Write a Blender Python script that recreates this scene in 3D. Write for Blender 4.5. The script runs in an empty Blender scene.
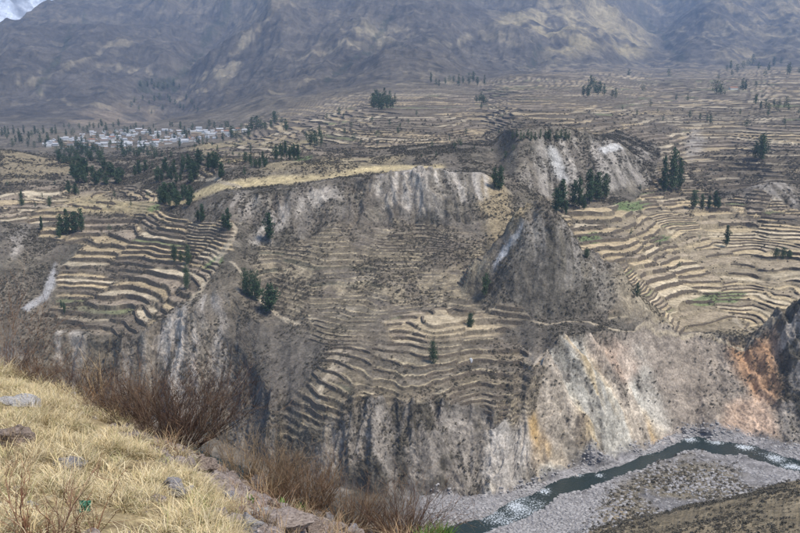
import bpy, bmesh, math, random, time
import numpy as np
from mathutils import Vector, Matrix
T0 = time.time()
sc = bpy.context.scene
COL = sc.collection

# ------------------------------------------------------------------ camera
F = 858.0                      # focal length in pixels of the 800 px wide photograph
PITCH = math.radians(11.63)    # looking down
S = 0.8                        # metres per survey unit of the canyon sections below
CZ = 162.0                     # camera height above datum (river is about 2 m)
cam_d = bpy.data.cameras.new('camera')
cam_d.sensor_width = 36.0
cam_d.lens = F / 800 * 36.0
cam_d.clip_start = 0.05
cam_d.clip_end = 40000
cam = bpy.data.objects.new('camera', cam_d)
cam.location = (0, 0, CZ)
cam.rotation_euler = (math.radians(90) - PITCH, 0, 0)
COL.objects.link(cam)
sc.camera = cam

# ------------------------------------------------------------------ light
SUN_EL, SUN_AZ = 60.0, 125.0    # azimuth clockwise from +Y (view direction)
world = bpy.data.worlds.new('World')
sc.world = world
world.use_nodes = True
wn = world.node_tree.nodes
bg = wn['Background']
sky = wn.new('ShaderNodeTexSky')
sky.sky_type = 'NISHITA'
sky.sun_disc = False
sky.sun_elevation = math.radians(SUN_EL)
sky.sun_rotation = math.radians(SUN_AZ)
sky.altitude = 3000
sky.dust_density = 2.0
sky.air_density = 1.0
world.node_tree.links.new(sky.outputs[0], bg.inputs[0])
bg.inputs[1].default_value = 0.10
sun_d = bpy.data.lights.new('sun', 'SUN')
sun_d.energy = 2.3
sun_d.angle = math.radians(12)
sun_d.color = (1.0, 0.94, 0.85)
sun = bpy.data.objects.new('sun', sun_d)
_e, _a = math.radians(SUN_EL), math.radians(SUN_AZ)
sdir = Vector((math.sin(_a) * math.cos(_e), math.cos(_a) * math.cos(_e), math.sin(_e)))
sun.rotation_euler = sdir.to_track_quat('Z', 'Y').to_euler()
sun.location = (0, 0, 400)
COL.objects.link(sun)
vs = sc.view_settings
vs.view_transform = 'Standard'
vs.look = 'None'
vs.gamma = 1.0
vs.exposure = 1.05
sc.cycles.volume_bounces = 1
sc.cycles.max_bounces = 6

# ------------------------------------------------------------------ noise helpers
def hsh(ix, iy, seed=0):
    n = (ix.astype(np.int64) * 374761393 + iy.astype(np.int64) * 668265263 + seed * 982451653) & 0xFFFFFFFF
    n = ((n ^ (n >> 13)) * 1274126177) & 0xFFFFFFFF
    n = ((n ^ (n >> 16)) * 2246822519) & 0xFFFFFFFF
    return ((n ^ (n >> 15)) & 0xFFFFFF).astype(np.float32) / np.float32(16777216.0)

def vn(x, y, seed=0):
    x = np.asarray(x, np.float64); y = np.asarray(y, np.float64)
    x0 = np.floor(x); y0 = np.floor(y)
    fx = (x - x0).astype(np.float32); fy = (y - y0).astype(np.float32)
    fx = fx * fx * fx * (fx * (fx * 6 - 15) + 10); fy = fy * fy * fy * (fy * (fy * 6 - 15) + 10)
    ix = x0.astype(np.int64); iy = y0.astype(np.int64)
    a = hsh(ix, iy, seed); b = hsh(ix + 1, iy, seed); c = hsh(ix, iy + 1, seed); d = hsh(ix + 1, iy + 1, seed)
    return (a + (b - a) * fx) * (1 - fy) + (c + (d - c) * fx) * fy

def fbm(x, y, oct=4, seed=0, gain=0.5, ridged=False):
    t = np.zeros(np.shape(x), np.float32); amp = 1.0; tot = 0
    ca, sa = math.cos(0.7), math.sin(0.7)
    for o in range(oct):
        n = vn(x, y, seed + o * 17)
        if ridged: n = (1 - np.abs(2 * n - 1)) ** 2
        t += amp * n; tot += amp
        amp *= gain
        x, y = (ca * x - sa * y) * 2.03 + 11.3, (sa * x + ca * y) * 2.03 - 5.7
    return t / tot

def sstep(a, b, x):
    t = np.clip((x - a) / (b - a), 0, 1)
    return t * t * (3 - 2 * t)

def worley(x, y, seed):
    x0 = np.floor(x); y0 = np.floor(y)
    best = np.full(np.shape(x), 1e9, np.float32); b2 = best.copy(); cid = np.zeros(np.shape(x), np.float32)
    for i in (-1, 0, 1):
        for j in (-1, 0, 1):
            cx = x0 + i; cy = y0 + j
            px = cx + .15 + .7 * hsh(cx, cy, seed); py = cy + .15 + .7 * hsh(cx, cy, seed + 1)
            d = ((px - x) ** 2 + (py - y) ** 2).astype(np.float32)
            near = d < best
            b2 = np.where(near, best, np.minimum(b2, d))
            cid = np.where(near, hsh(cx, cy, seed + 2), cid)
            best = np.where(near, d, best)
    return np.sqrt(best), np.sqrt(b2), cid

# ------------------------------------------------------------------ photograph -> directions
def t_of(v):                   # drop per metre of forward distance
    return -math.tan(math.atan((266.5 - v) / F) - PITCH)
def ax_of(u, v):               # sideways metres per metre of forward distance
    return ((u - 400) / F) / (math.cos(PITCH) + (266.5 - v) / F * math.sin(PITCH))

# ------------------------------------------------------------------ canyon sections
# every section walks from the near canyon side to the mountains:
# ('p', y, z) a point; ('a', v, z) a point at level z; ('s', v, slope) climb at that slope; ('d', dy, dz) hidden step
def section(u, near, kk):
    out = []
    y = z = 0; av = 533
    for it in near + kk:
        if it[0] == 'p': y, z = it[1], it[2]
        elif it[0] == 'a': av = it[1]; z = it[2]; y = -z / t_of(av)
        elif it[0] == 's':
            t = t_of(it[1]); av = it[1]
            y2 = (it[2] * y - z) / (it[2] + t)
            if not (y2 > y): raise ValueError('section %d item %s' % (u, it))
            z += it[2] * (y2 - y); y = y2
        else: y += it[1]; z += it[2]
        a = ax_of(u, min(av, 560))
        out.append((math.log(y), z / y, a / ((u - 400) / F) if abs(u - 400) > 1 else 1 / (math.cos(PITCH) + (266.5 - min(av, 560)) / F * math.sin(PITCH))))
    return out

def near_l(foot):
    return [('p', 140, -112), ('p', 225, -150), ('a', foot + 60, -197), ('a', foot + 27, -198.4), ('a', foot + 14, -198.4)]
def near_r(crest, nb, fb):
    return [('p', 140, -105), ('a', crest, -290 * t_of(crest)), ('a', crest - 4, -196.5), ('a', nb, -198.4), ('a', fb, -198.4)]
s, d, a = (lambda v, q: ('s', v, q)), (lambda y, z: ('d', y, z)), (lambda v, z: ('a', v, z))
LM = [a(128, -86), s(116, .06)]
SECT = {
 -200: (near_l(405), [a(405, -197), s(345, .9), s(300, .5), s(255, .45), s(225, .35), s(205, .3), d(20, -1), s(186, .06), s(152, .12), d(110, -18), a(150, -90)] + LM + [s(90, .12), s(60, .2), s(45, .3), d(500, -150)]),
 0: (near_l(410), [a(410, -197), s(345, .9), s(300, .5), s(255, .45), s(225, .35), s(208, .25), d(20, -1), s(188, .06), s(149, .12), d(110, -18), a(152, -89)] + LM + [s(75, .14), s(42, .22), s(20, .3), d(500, -150)]),
 60: (near_l(412), [a(412, -197), s(333, 1.2), s(300, .3), s(272, .3), s(230, .3), s(208, .25), d(20, -1.5), s(188, .07), s(158, .11), d(60, -8), a(151, -90)] + LM + [s(72, .14), s(30, .22), s(-8, .3), d(600, -150)]),
 120: (near_l(415), [a(415, -197), s(337, 1.3), s(300, .32), s(265, .32), s(232, .3), s(204, .22), d(30, -4), s(180, .08), s(160, .06), d(30, -2), a(150, -90)] + LM + [s(80, .11), s(40, .2), s(-30, .3), d(600, -150)]),
 180: (near_l(428), [a(428, -197), s(318, 1.4), s(295, .3), s(262, .3), s(228, .3), s(206, .5), d(25, -3), s(185, .1), s(160, .05), d(20, -1), a(146, -86), a(126, -78), s(112, .06), s(84, .10), s(35, .19), s(-40, .3), d(700, -150)]),
 230: (near_l(446), [a(446, -197), s(340, 1.1), s(292, .6), s(262, .42), s(228, .45), s(189, .55), d(25, -3), s(172, .1), s(155, .04), d(20, -1), a(142, -80), a(122, -66), s(106, .06), s(80, .11), s(40, .18), s(-40, .3), d(700, -150)]),
 255: (near_l(458), [a(458, -197), s(372, 1.05), s(322, .55), s(282, .4), s(236, .42), s(186, .6), d(25, -3), s(170, .09), s(153, .04), d(20, -1), a(139, -70), a(120, -58), s(103, .06), s(75, .12), s(33, .19), s(-45, .3), d(700, -150)]),
 280: (near_l(470), [a(470, -197), s(400, 1.1), s(345, .5), s(300, .35), s(245, .4), s(183, .65), d(25, -3), s(168, .08), s(152, .04), d(20, -1), a(136, -62), a(118, -50), s(100, .06), s(70, .14), s(25, .2), s(-50, .3), d(700, -150)]),
 330: (near_l(488), [a(488, -197), s(408, 1.5), s(335, .4), s(305, .25), s(230, .35), s(178, .8), d(30, -4), s(163, .07), s(150, .05), d(10, -.5), a(128, -52), a(110, -36), s(84, .08), s(55, .15), s(12, .2), s(-50, .3), d(700, -150)]),
 380: ([('p', 140, -112), ('p', 228, -150), a(560, -197), a(545, -198.4), a(532, -198.4)], [a(494, -197), s(408, 1.6), s(335, .4), s(305, .15), s(225, .36), s(173, .9), d(40, -5), s(160, .05), s(148, .06), d(10, -.5), s(120, .055), s(100, .05), s(80, .09), s(52, .13), s(12, .2), s(-50, .3), d(700, -150)]),
 430: ([('p', 140, -112), ('p', 235, -151), a(560, -197), a(545, -198.4), a(530, -198.4)], [a(496, -197), s(408, 1.7), s(335, .4), s(308, .13), s(225, .36), s(169, 1.0), d(50, -6), s(158, .05), s(146, .06), d(10, -.5), s(115, .055), s(95, .05), s(80, .08), s(58, .12), s(14, .2), s(-50, .3), d(700, -150)]),
 480: ([('p', 140, -111), ('p', 245, -152), a(552, -196.8), a(535, -198.4), a(516, -198.4)], [a(497, -197), s(418, 1.6), s(332, .42), s(308, .14), s(228, .38), s(173, .7), d(50, -6), s(162, .05), s(142, .07), d(30, -4), s(112, .055), s(90, .05), s(76, .07), s(52, .14), s(10, .2), s(-50, .3), d(700, -150)]),
 520: ([('p', 140, -110), ('p', 255, -155), a(545, -196.6), a(525, -198.4), a(494, -198.4)], [a(488, -197), s(400, 1.5), s(325, .42), s(300, .25), s(232, .35), s(200, .35), d(15, -1), s(188, .15), s(138, .5), d(50, -8), s(110, .055), s(86, .05), s(68, .06), s(46, .2), s(10, .22), s(-50, .3), d(700, -150)]),
 560: ([('p', 140, -108), ('p', 270, -160), a(537, -196.5), a(499, -198.4), a(478, -198.4)], [a(471, -196.5), s(345, 1.5), s(325, .15), s(300, .15), s(250, .18), s(212, .2), d(10, -.5), s(200, .2), s(134, .7), d(50, -8), s(108, .055), s(84, .05), s(67, .06), s(45, .22), s(12, .24), s(-50, .3), d(700, -150)]),
 610: (near_r(530, 480, 465), [a(459, -196.5), s(332, 1.2), s(320, .15), s(295, .16), s(245, .18), s(212, .2), d(10, -.5), s(196, .2), s(138, .6), d(50, -8), s(108, .055), s(82, .05), s(66, .06), s(48, .2), s(14, .22), s(-50, .3), d(700, -150)]),
 660: (near_r(519, 462, 448), [a(439, -196.5), s(331, 1.0), s(318, .12), s(290, .17), s(240, .18), s(212, .2), d(10, -.5), s(192, .25), s(163, .5), d(20, -2), s(108, .07), s(80, .05), s(65, .06), s(48, .16), s(14, .2), s(-50, .3), d(700, -150)]),
 690: (near_r(512, 451, 436), [a(431, -196.5), s(334, 1.0), s(320, .12), s(290, .17), s(240, .18), s(214, .2), d(10, -.5), s(195, .2), s(160, .22), d(15, -1), s(108, .08), s(78, .06), s(65, .06), s(46, .18), s(12, .2), s(-50, .3), d(700, -150)]),
 740: (near_r(501, 455, 441), [a(435, -196.5), s(338, .9), s(320, .1), s(290, .17), s(240, .18), s(215, .2), d(10, -.5), s(200, .18), s(155, .2), d(10, -.5), s(108, .09), s(75, .06), s(64, .06), s(40, .28), s(8, .22), s(-50, .3), d(700, -150)]),
 785: (near_r(490, 470, 455), [a(443, -196.5), s(336, .9), s(318, .1), s(288, .17), s(240, .18), s(215, .2), d(10, -.5), s(200, .18), s(150, .2), d(10, -.5), s(105, .09), s(72, .06), s(63, .06), s(38, .28), s(6, .22), s(-50, .3), d(700, -150)]),
 850: (near_r(475, 487, 474)[:2] + [a(500, -196.5), a(487, -198.4), a(474, -198.4)], [a(455, -196.5), s(336, .9), s(318, .1), s(288, .17), s(240, .18), s(215, .2), d(10, -.5), s(200, .18), s(150, .2), d(10, -.5), s(105, .09), s(72, .06), s(63, .06), s(38, .28), s(6, .22), s(-50, .3), d(700, -150)]),
 1000: ([('p', 140, -105), ('p', 240, -120), a(540, -196.5), a(525, -198.4), a(510, -198.4)], [a(480, -196.5), s(336, .9), s(318, .1), s(288, .17), s(240, .18), s(215, .2), d(10, -.5), s(200, .18), s(150, .2), d(10, -.5), s(105, .09), s(72, .06), s(63, .06), s(38, .28), s(6, .22), s(-50, .3), d(700, -150)]),
}
us = np.array(sorted(SECT), float)
ctrl = np.array([section(int(u), *SECT[int(u)]) for u in us])        # sections x K x (ln y, z/y, sideways factor)
K = ctrl.shape[1]

def pchip(xk, yk, x):
    h = np.diff(xk); dl = np.diff(yk, axis=0) / h[:, None]
    m = np.zeros_like(yk)
    for i in range(1, len(xk) - 1):
        w1 = 2 * h[i] + h[i - 1]; w2 = h[i] + 2 * h[i - 1]
        ok = dl[i - 1] * dl[i] > 0
        with np.errstate(divide='ignore', invalid='ignore'):
            m[i] = np.where(ok, (w1 + w2) / (w1 / dl[i - 1] + w2 / dl[i]), 0)
    m[0] = dl[0]; m[-1] = dl[-1]
    k = np.clip(np.searchsorted(xk, x) - 1, 0, len(xk) - 2)
    t = ((x - xk[k]) / h[k])[:, None]
    h00 = 2 * t**3 - 3 * t**2 + 1; h10 = t**3 - 2 * t**2 + t; h01 = -2 * t**3 + 3 * t**2; h11 = t**3 - t**2
    hh = h[k][:, None]
    return h00 * yk[k] + h10 * hh * m[k] + h01 * yk[k + 1] + h11 * hh * m[k + 1]

UG = np.concatenate([np.linspace(-170, -12, 50, endpoint=False), np.linspace(-12, 812, 800, endpoint=False), np.linspace(812, 970, 50)])
C = len(UG)
pc = np.stack([pchip(us, ctrl[:, :, j], UG) for j in range(3)], -1)  # C x K x 3
NROW = [12, 20, 44, 18, 20, 130, 112, 60, 110, 80, 8, 40, 86, 10, 62, 56, 36, 60, 70, 60, 8]
assert len(NROW) == K - 1, (len(NROW), K)
KR = np.concatenate([[0], np.cumsum(NROW)])                          # row of each feature line
R = KR[-1] + 1
Y = np.zeros((R, C)); Z = np.zeros((R, C)); A = np.zeros((R, C))
yk = np.exp(pc[:, :, 0]); zk = pc[:, :, 1] * yk; ak = pc[:, :, 2]
for k in (3, 4):
    yk[:, k] += (fbm(UG / 14.0, np.full(C, k * 9.3), 4, 14) - .5) * 9
for k in range(5, 11):
    nj = (fbm(UG / 34.0, np.full(C, k * 7.3), 4, 15) - .5)
    yk[:, k] += nj * (26 if k in (6, 10) else 16); zk[:, k] += (fbm(UG / 30.0, np.full(C, k * 3.1 + 50), 4, 16) - .5) * (6 if k > 5 else 1)
for k in range(K - 1):
    f = np.linspace(0, 1, NROW[k] + 1)[:, None]
    sl = slice(KR[k], KR[k + 1] + 1)
    # perspective-even rows: more rows near the viewer end
    Y[sl] = yk[:, k] * (1 - f) + yk[:, k + 1] * f
    Z[sl] = zk[:, k] * (1 - f) + zk[:, k + 1] * f
    A[sl] = ak[:, k] * (1 - f) + ak[:, k + 1] * f
def blur_rows(Q, n, passes=2):
    for _ in range(passes):
        P = np.pad(Q, ((n, n), (0, 0)), mode='edge')
        cs = np.cumsum(np.vstack([np.zeros((1, Q.shape[1])), P]), 0)
        Q = (cs[2 * n + 1:] - cs[:-2 * n - 1]) / (2 * n + 1)
    return Q
def blur_cols(Q, n, passes=2): return blur_rows(Q.T, n, passes).T
Y = blur_rows(Y, 3); Z = blur_rows(Z, 3); A = blur_rows(A, 3)
X = Y * A * ((UG - 400) / F)[None, :]
X *= S; Y *= S; Z = Z * S + CZ
RR = np.broadcast_to(np.arange(R)[:, None], (R, C)).astype(np.float32)
CC = np.broadcast_to(np.arange(C)[None, :], (R, C)).astype(np.float32)
UU = np.broadcast_to(UG[None, :], (R, C))
def vproj(Yw, Zw):             # image row of a point in the vertical plane of its column
    el = np.arctan2(Zw - CZ, Yw)
    return 266.5 - F * np.tan(el + PITCH)
class Placer:
    """first ground point met when looking along a pixel"""
    def __init__(s_, Z): s_.set(Z)
    def set(s_, Z):
        s_.V = vproj(Y, Z); s_.env = np.minimum.accumulate(s_.V, 0)
    def rc(s_, u, v):
        c = int(np.clip(np.interp(u, UG, np.arange(C)), 0, C - 1))
        r = int(np.searchsorted(-s_.env[:, c], -v))
        return min(r, R - 1), c
PL = Placer(Z)
# ------------------------------------------------------------------ masks drawn as outlines on the ground
def pip(px, py, poly):
    inside = np.zeros(px.shape, bool); n = len(poly)
    for i in range(n):
        x1, y1 = poly[i]; x2, y2 = poly[(i + 1) % n]
        cnd = (y1 > py) != (y2 > py)
        inside ^= cnd & (px < (x2 - x1) * (py - y1) / ((y2 - y1) if y2 != y1 else 1e-9) + x1)
    return inside
Wc = (fbm(X / 14, Y / 14, 3, 5) - .5) * 14
Wr = (fbm(X / 17, Y / 17, 3, 9) - .5) * 14
def zone(pts, soft=3, rag=1.0):
    g = np.array([PL.rc(u, v)[::-1] for u, v in pts], float)         # (col, row)
    c0, c1 = int(max(g[:, 0].min() - 20, 0)), int(min(g[:, 0].max() + 20, C)); r0, r1 = int(max(g[:, 1].min() - 20, 0)), int(min(g[:, 1].max() + 20, R))
    m = np.zeros((R, C), np.float32)
    sub = (slice(r0, r1), slice(c0, c1))
    m[sub] = pip(CC[sub] + Wc[sub] * rag, RR[sub] + Wr[sub] * rag, g)
    if soft: m[sub] = blur_cols(blur_rows(m[sub], soft), soft)
    return m
def strip(pts, halfw):                                               # a ragged line on the ground, width in grid cells
    g = np.array([PL.rc(u, v)[::-1] for u, v in pts], float)
    dmin = np.full((R, C), 99, np.float32)
    for (x1, y1), (x2, y2) in zip(g[:-1], g[1:]):
        c0, c1 = int(max(min(x1, x2) - 12, 0)), int(min(max(x1, x2) + 13, C)); r0, r1 = int(max(min(y1, y2) - 12, 0)), int(min(max(y1, y2) + 13, R))
        sub = (slice(r0, r1), slice(c0, c1))
        px = CC[sub] + Wc[sub] * .3 - x1; py = RR[sub] + Wr[sub] * .3 - y1
        L2 = (x2 - x1) ** 2 + (y2 - y1) ** 2 + 1e-6
        t = np.clip((px * (x2 - x1) + py * (y2 - y1)) / L2, 0, 1)
        dmin[sub] = np.minimum(dmin[sub], np.hypot(px - t * (x2 - x1), py - t * (y2 - y1)))
    return 1 - sstep(halfw * .5, halfw * 1.3, dmin)

# ------------------------------------------------------------------ relief
def at_row(k): return KR[k]
dz_r = np.gradient(Z, axis=0); dy_r = np.maximum(np.gradient(Y, axis=0), 1e-3)
SLO = blur_rows(np.clip(dz_r / dy_r, 0, 3), 3)
steep = sstep(.42, .95, SLO)
m_mtn = sstep(at_row(16) + 10, at_row(18), RR) * np.ones_like(X)
m_plain = sstep(at_row(13), at_row(14), RR) * (1 - m_mtn)
m_river = (1 - sstep(at_row(5) - 3, at_row(5) + 12, RR)) * sstep(at_row(2) - 15, at_row(2), RR)

def bump(u, v, rad, h, stretch=(1, 1), ang=0, power=1.0, base=None):
    r, c = PL.rc(u, v)
    x0, y0 = X[r, c], Y[r, c]
    ca, sa = math.cos(ang), math.sin(ang)
    dx = X - x0; dy = Y - y0
    q = np.hypot((ca * dx + sa * dy) / (rad * stretch[0]), (-sa * dx + ca * dy) / (rad * stretch[1]))
    q = np.sqrt(q * q + .012) + (fbm(X / (rad * .4), Y / (rad * .4), 3, 33) - .5) * .35
    return h * np.clip(1 - q, 0, 1) ** power
# the rocky pinnacle and its shoulders
pin = np.maximum.reduce([bump(541, 294, 41, 56, (1.0, .8), 0, 1.12), bump(568, 297, 40, 31, (1.15, .7), .15, .95),
                         bump(602, 304, 34, 19, (1.3, .65), .15, .85), bump(522, 300, 22, 11, (1.0, .8), 0, .85)])
outcrop = np.maximum(bump(800, 352, 30, 30, (.8, .75), 0, .8), bump(830, 345, 34, 30, (1, .8), 0, .8))
dome_r = bump(768, 204, 34, 17, (1.3, .9), 0, .8)
dome_l = bump(112, 206, 42, 7, (1.3, .8), 0, .8) + bump(212, 147, 60, 8, (1.6, .8), 0, .8)
ridge_r = bump(600, 80, 230, 13, (1.7, .5), 0, .8) + bump(480, 92, 120, 8, (1.5, .5), 0, .8)
knoll_c = bump(300, 170, 40, 5, (1.6, .8), 0, .8) + bump(500, 150, 70, 9, (1.7, .9), 0, .8)
Z += ridge_r + pin + outcrop + dome_r + dome_l + knoll_c
m_pin = sstep(1.0, 8, pin)
steep_raw = steep
steep = np.maximum(steep * (1 - .5 * sstep(585, 640, UU) * (RR < KR[7])), m_pin * .5)
steep = np.maximum(steep, sstep(1, 6, outcrop) * .8)
PL.set(Z)

# gullies and ribs
xw = X + (fbm(X / 40, Y / 40, 3, 21) - .5) * 26
xw = xw + .6 * Z * sstep(505, 545, UU) * (1 - sstep(655, 700, UU)) * (1 - sstep(KR[6], KR[6] + 40, RR))
rib = fbm(xw / 15, Y / 75 + Z / 60, 4, 31, .55, True)
rib2 = fbm(xw / 42, Y / 120, 3, 37, .5, True)
rib3 = fbm(xw / 5.5, Y / 14 + Z / 9, 4, 35, .6, True)
Z += steep * (1 - m_mtn) * ((rib - .45) * 10 + (rib2 - .45) * 15 + (rib3 - .45) * 4.5)
amp = (1 - m_river) * (1 - m_mtn)
Z += amp * (1 - steep * .5) * ((fbm(X / 85, Y / 85, 4, 41) - .5) * 8 * (1 - .4 * m_plain) + (fbm(X / 12, Y / 12, 3, 43) - .5) * .9)
Z += m_plain * (fbm(X / 260, Y / 220, 3, 47) - .5) * 14
nearhill = 1 - sstep(at_row(2) - 12, at_row(2) + 4, RR)
Z += nearhill * (fbm(X / 30, Y / 30, 4, 51) - .5) * 7 * sstep(0, 30, RR)
# gravel bar and channel
chan = sstep(at_row(3) - 1, at_row(3) + 5, RR) * (1 - sstep(at_row(4) - 5, at_row(4) + 1, RR))
Z -= chan * 1.1
Z += m_river * (1 - chan) * (fbm(X / 9, Y / 9, 4, 53) - .35) * .9
# mountains: ridges and ravines
mx = X + (fbm(X / 700, Y / 700, 3, 61) - .5) * 500; my = Y + (fbm(X / 700, Y / 700, 3, 62) - .5) * 500
rg = fbm(mx / 760, my / 1200, 4, 63, .48, True)
Z += m_mtn * (rg - .42) * 85
Z += m_mtn * ((fbm(X / 210, Y / 620, 4, 65, .55, True) - .45) * 40 + (fbm(X / 70, Y / 300, 3, 66, .55, True) - .45) * 18 + (fbm(X / 22, Y / 80, 3, 67, .6, True) - .45) * 5)
def carve(pts, depth, width):
    P = np.array([(X[q], Y[q]) for q in (PL.rc(u, v) for u, v in pts)])
    dm = np.full((R, C), 1e9)
    r0 = at_row(15)
    for (x1, y1), (x2, y2) in zip(P[:-1], P[1:]):
        px = X[r0:] - x1; py = Y[r0:] - y1
        t = np.clip((px * (x2 - x1) + py * (y2 - y1)) / ((x2 - x1) ** 2 + (y2 - y1) ** 2 + 1e-6), 0, 1)
        dm[r0:] = np.minimum(dm[r0:], np.hypot(px - t * (x2 - x1), py - t * (y2 - y1)))
    wob = 1 + (fbm(X / 200, Y / 200, 3, 71) - .5) * .8
    return .72 * depth * np.exp(-np.abs(dm * wob / width) ** 1.35)
ridges = [([(158, 34), (111, 47), (70, 70), (30, 82)], 60, 130), ([(275, 18), (240, 45), (212, 70), (188, 86)], 60, 120), ([(360, 25), (330, 50), (290, 78)], 45, 120),
          ([(480, 20), (430, 45), (400, 65)], 40, 130), ([(600, 12), (640, 35), (655, 58)], 70, 130), ([(735, 0), (705, 30), (690, 55)], 70, 120), ([(60, 8), (30, 50), (10, 80)], 45, 130)]
ravines = [([(230, 5), (205, 40), (186, 70), (176, 88), (150, 112)], 90, 90), ([(85, 20), (60, 60), (38, 90)], 40, 90), ([(320, 10), (300, 45), (262, 85)], 40, 90), ([(390, 20), (370, 52), (326, 82)], 40, 80),
           ([(631, 5), (645, 22), (668, 42), (682, 60)], 60, 150), ([(560, 20), (545, 45), (530, 68)], 50, 90), ([(770, 10), (760, 40), (750, 62)], 40, 80)]
dzm = sum(carve(*q) for q in ridges) - sum(carve(*q) for q in ravines)
Z += dzm * sstep(at_row(16), at_row(17), RR)
PL.set(Z)
print('relief', time.time() - T0)

# ------------------------------------------------------------------ terraces
tz = {
 'left': zone([(40, 322), (60, 275), (85, 245), (40, 238), (42, 226), (130, 214), (160, 210), (195, 222), (236, 222), (234, 250), (205, 288), (170, 315), (130, 335), (90, 335)], 2),
 'leftbench': zone([(0, 222), (0, 175), (80, 185), (160, 195), (150, 212), (60, 222)], 2),
 'centre': zone([(240, 300), (262, 245), (330, 225), (420, 222), (486, 238), (492, 290), (520, 318), (470, 338), (400, 342), (310, 345), (265, 325)], 2),
 'bench': zone([(383, 324), (412, 312), (455, 308), (500, 301), (534, 322), (500, 337), (440, 340), (398, 346)], 1, .5),
 'lower': zone([(255, 440), (330, 345), (420, 340), (520, 335), (560, 405), (545, 425), (480, 402), (400, 408), (330, 418)], 2),
 'right': zone([(560, 214), (640, 196), (700, 200), (812, 215), (812, 300), (760, 325), (700, 334), (640, 328), (600, 285), (575, 245)], 2),
 'rightup': zone([(640, 200), (660, 165), (660, 140), (812, 120), (812, 222), (700, 205)], 2),
 'plain': zone([(812, 150), (812, 66), (640, 68), (500, 76), (400, 76), (330, 90), (280, 112), (240, 125), (205, 150), (190, 180), (260, 168), (300, 165), (380, 160), (520, 145), (620, 132), (660, 150)], 2),
}
tz['centre'] *= 1 - tz['bench']; tz['lower'] *= 1 - tz['bench']
tz['right'] *= (1 - m_pin) * (1 - sstep(.5, 3, outcrop)); tz['plain'] *= 1 - np.clip(knoll_c / 4, 0, 1); tz['rightup'] *= 1 - np.clip(dome_r / 3, 0, 1)
m_ter = np.clip(sum(tz.values()), 0, 1)
hstep = np.where(RR > at_row(14) - 4, 1.9, np.where(RR > at_row(11), 2.0, 2.25)).astype(np.float32)
w1, w2, cid = worley(X / 38 + fbm(X / 60, Y / 60, 2, 81) * .8, Y / 46 + fbm(X / 50, Y / 50, 2, 82) * .8, 83)
wp1, wp2, cidp = worley(X / 170 + fbm(X / 150, Y / 90, 2, 181) * .7, Y / 75 + fbm(X / 120, Y / 70, 2, 182) * .7, 183)
far_t = (tz['plain'] + tz['rightup']) > .3
w1 = np.where(far_t, wp1 * 3, w1); w2 = np.where(far_t, wp2 * 3, w2); cid = np.where(far_t, cidp, cid)
hstep = np.where(tz['centre'] > .3, 1.5, hstep)
hstep = np.where(tz['right'] > .3, hstep * (.72 + .75 * ((cid * 3.77) % 1) ** 2), hstep)
hstep = hstep * (.62 + .85 * ((cid * 7.31) % 1)).astype(np.float32)
Zs = blur_cols(blur_rows(Z, 3), 3)
warp = (fbm(X / 42, Y / 42, 3, 85) - .5) * np.where(tz['right'] > .3, 4.5, np.where(far_t, 2.5, 6.0))
G = (Zs + warp) / hstep + cid * 1.0
kk_ = np.floor(G); ff = (G - kk_).astype(np.float32)
A_T = .22
Tt = kk_ + A_T * ff + (1 - A_T) * sstep(.80, 1.0, ff)
# treads sink by the mean of the stepping so the hillside keeps its height
Zt = (Tt - cid) * hstep - warp + .35 * hstep + (fbm(X / 5, Y / 5, 2, 87) - .5) * .25
m_t2 = sstep(.35, .7, m_ter)
m_amp = m_t2 * (1 - .45 * tz['centre'] - .3 * tz['lower'] - .1 * tz['plain'])
Z = Z * (1 - m_amp) + Zt * m_amp
riser = np.where(tz['plain'] + tz['rightup'] > .4, sstep(.50, .66, ff), sstep(.70, .84, ff)) * m_t2
PL.set(Z)
print('terraces', time.time() - T0)

# ------------------------------------------------------------------ ground colours (reflectance)
def c3(r, g, b): return np.array((r, g, b), np.float32)
def mix(base, col, m): return base + (col - base) * m[..., None]
n25 = fbm(X / 25, Y / 25, 4, 101); n6 = fbm(X / 6, Y / 6, 3, 103); n90 = fbm(X / 110, Y / 110, 4, 105)
rgb = np.broadcast_to(c3(.138, .117, .092), (R, C, 3)).copy()
rgb = mix(rgb, c3(.095, .083, .064), sstep(.42, .62, n25))
rgb = mix(rgb, c3(.195, .168, .128), sstep(.55, .72, n6) * .7)
rgb = mix(rgb, c3(.205, .168, .118), sstep(.52, .7, n90) * .45)
# streaked bare rock on steep ground
st1 = fbm(xw / 9, Y / 90 + Z / 80, 4, 111, .55)
st2 = fbm(xw / 4, Y / 60 + Z / 45, 3, 113)
rock = c3(.215, .195, .17) * (1 + .5 * (st1 - .5))[..., None]
bare = steep * sstep(.42, .62, st1 * .6 + rib * .4)
rgb = mix(rgb, rock, bare * .55 * (1 - m_mtn))
# fields on the terraces
hk = hsh((kk_ + 1000).astype(np.int64), (cid * 65536).astype(np.int64), 121)
hk2 = hsh((kk_ + 1000).astype(np.int64), (cid * 65536).astype(np.int64), 122)
straw, pale, fallow, dusk, grn = c3(.47, .365, .22), c3(.52, .43, .295), c3(.29, .232, .168), c3(.165, .135, .100), c3(.19, .20, .10)
fld = np.where((hk < .34)[..., None], straw, np.where((hk < .52)[..., None], pale, np.where((hk < .80)[..., None], fallow, np.where((hk < .955)[..., None], dusk, grn))))
fld = fld * (.82 + .36 * hk2 + .35 * (n6 - .5))[..., None]
fresh = np.clip(tz['right'] * 1.0 + tz['left'] * .85 + tz['plain'] * .68 + tz['rightup'] * .6 + tz['leftbench'] * .9 + tz['bench'] * .95 + tz['centre'] * .14 + tz['lower'] * .2, 0, 1)
fresh *= np.clip(1.25 - 1.0 * sstep(.5, .68, n90) * (1 - tz['right'] * .6), 0, 1)
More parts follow.
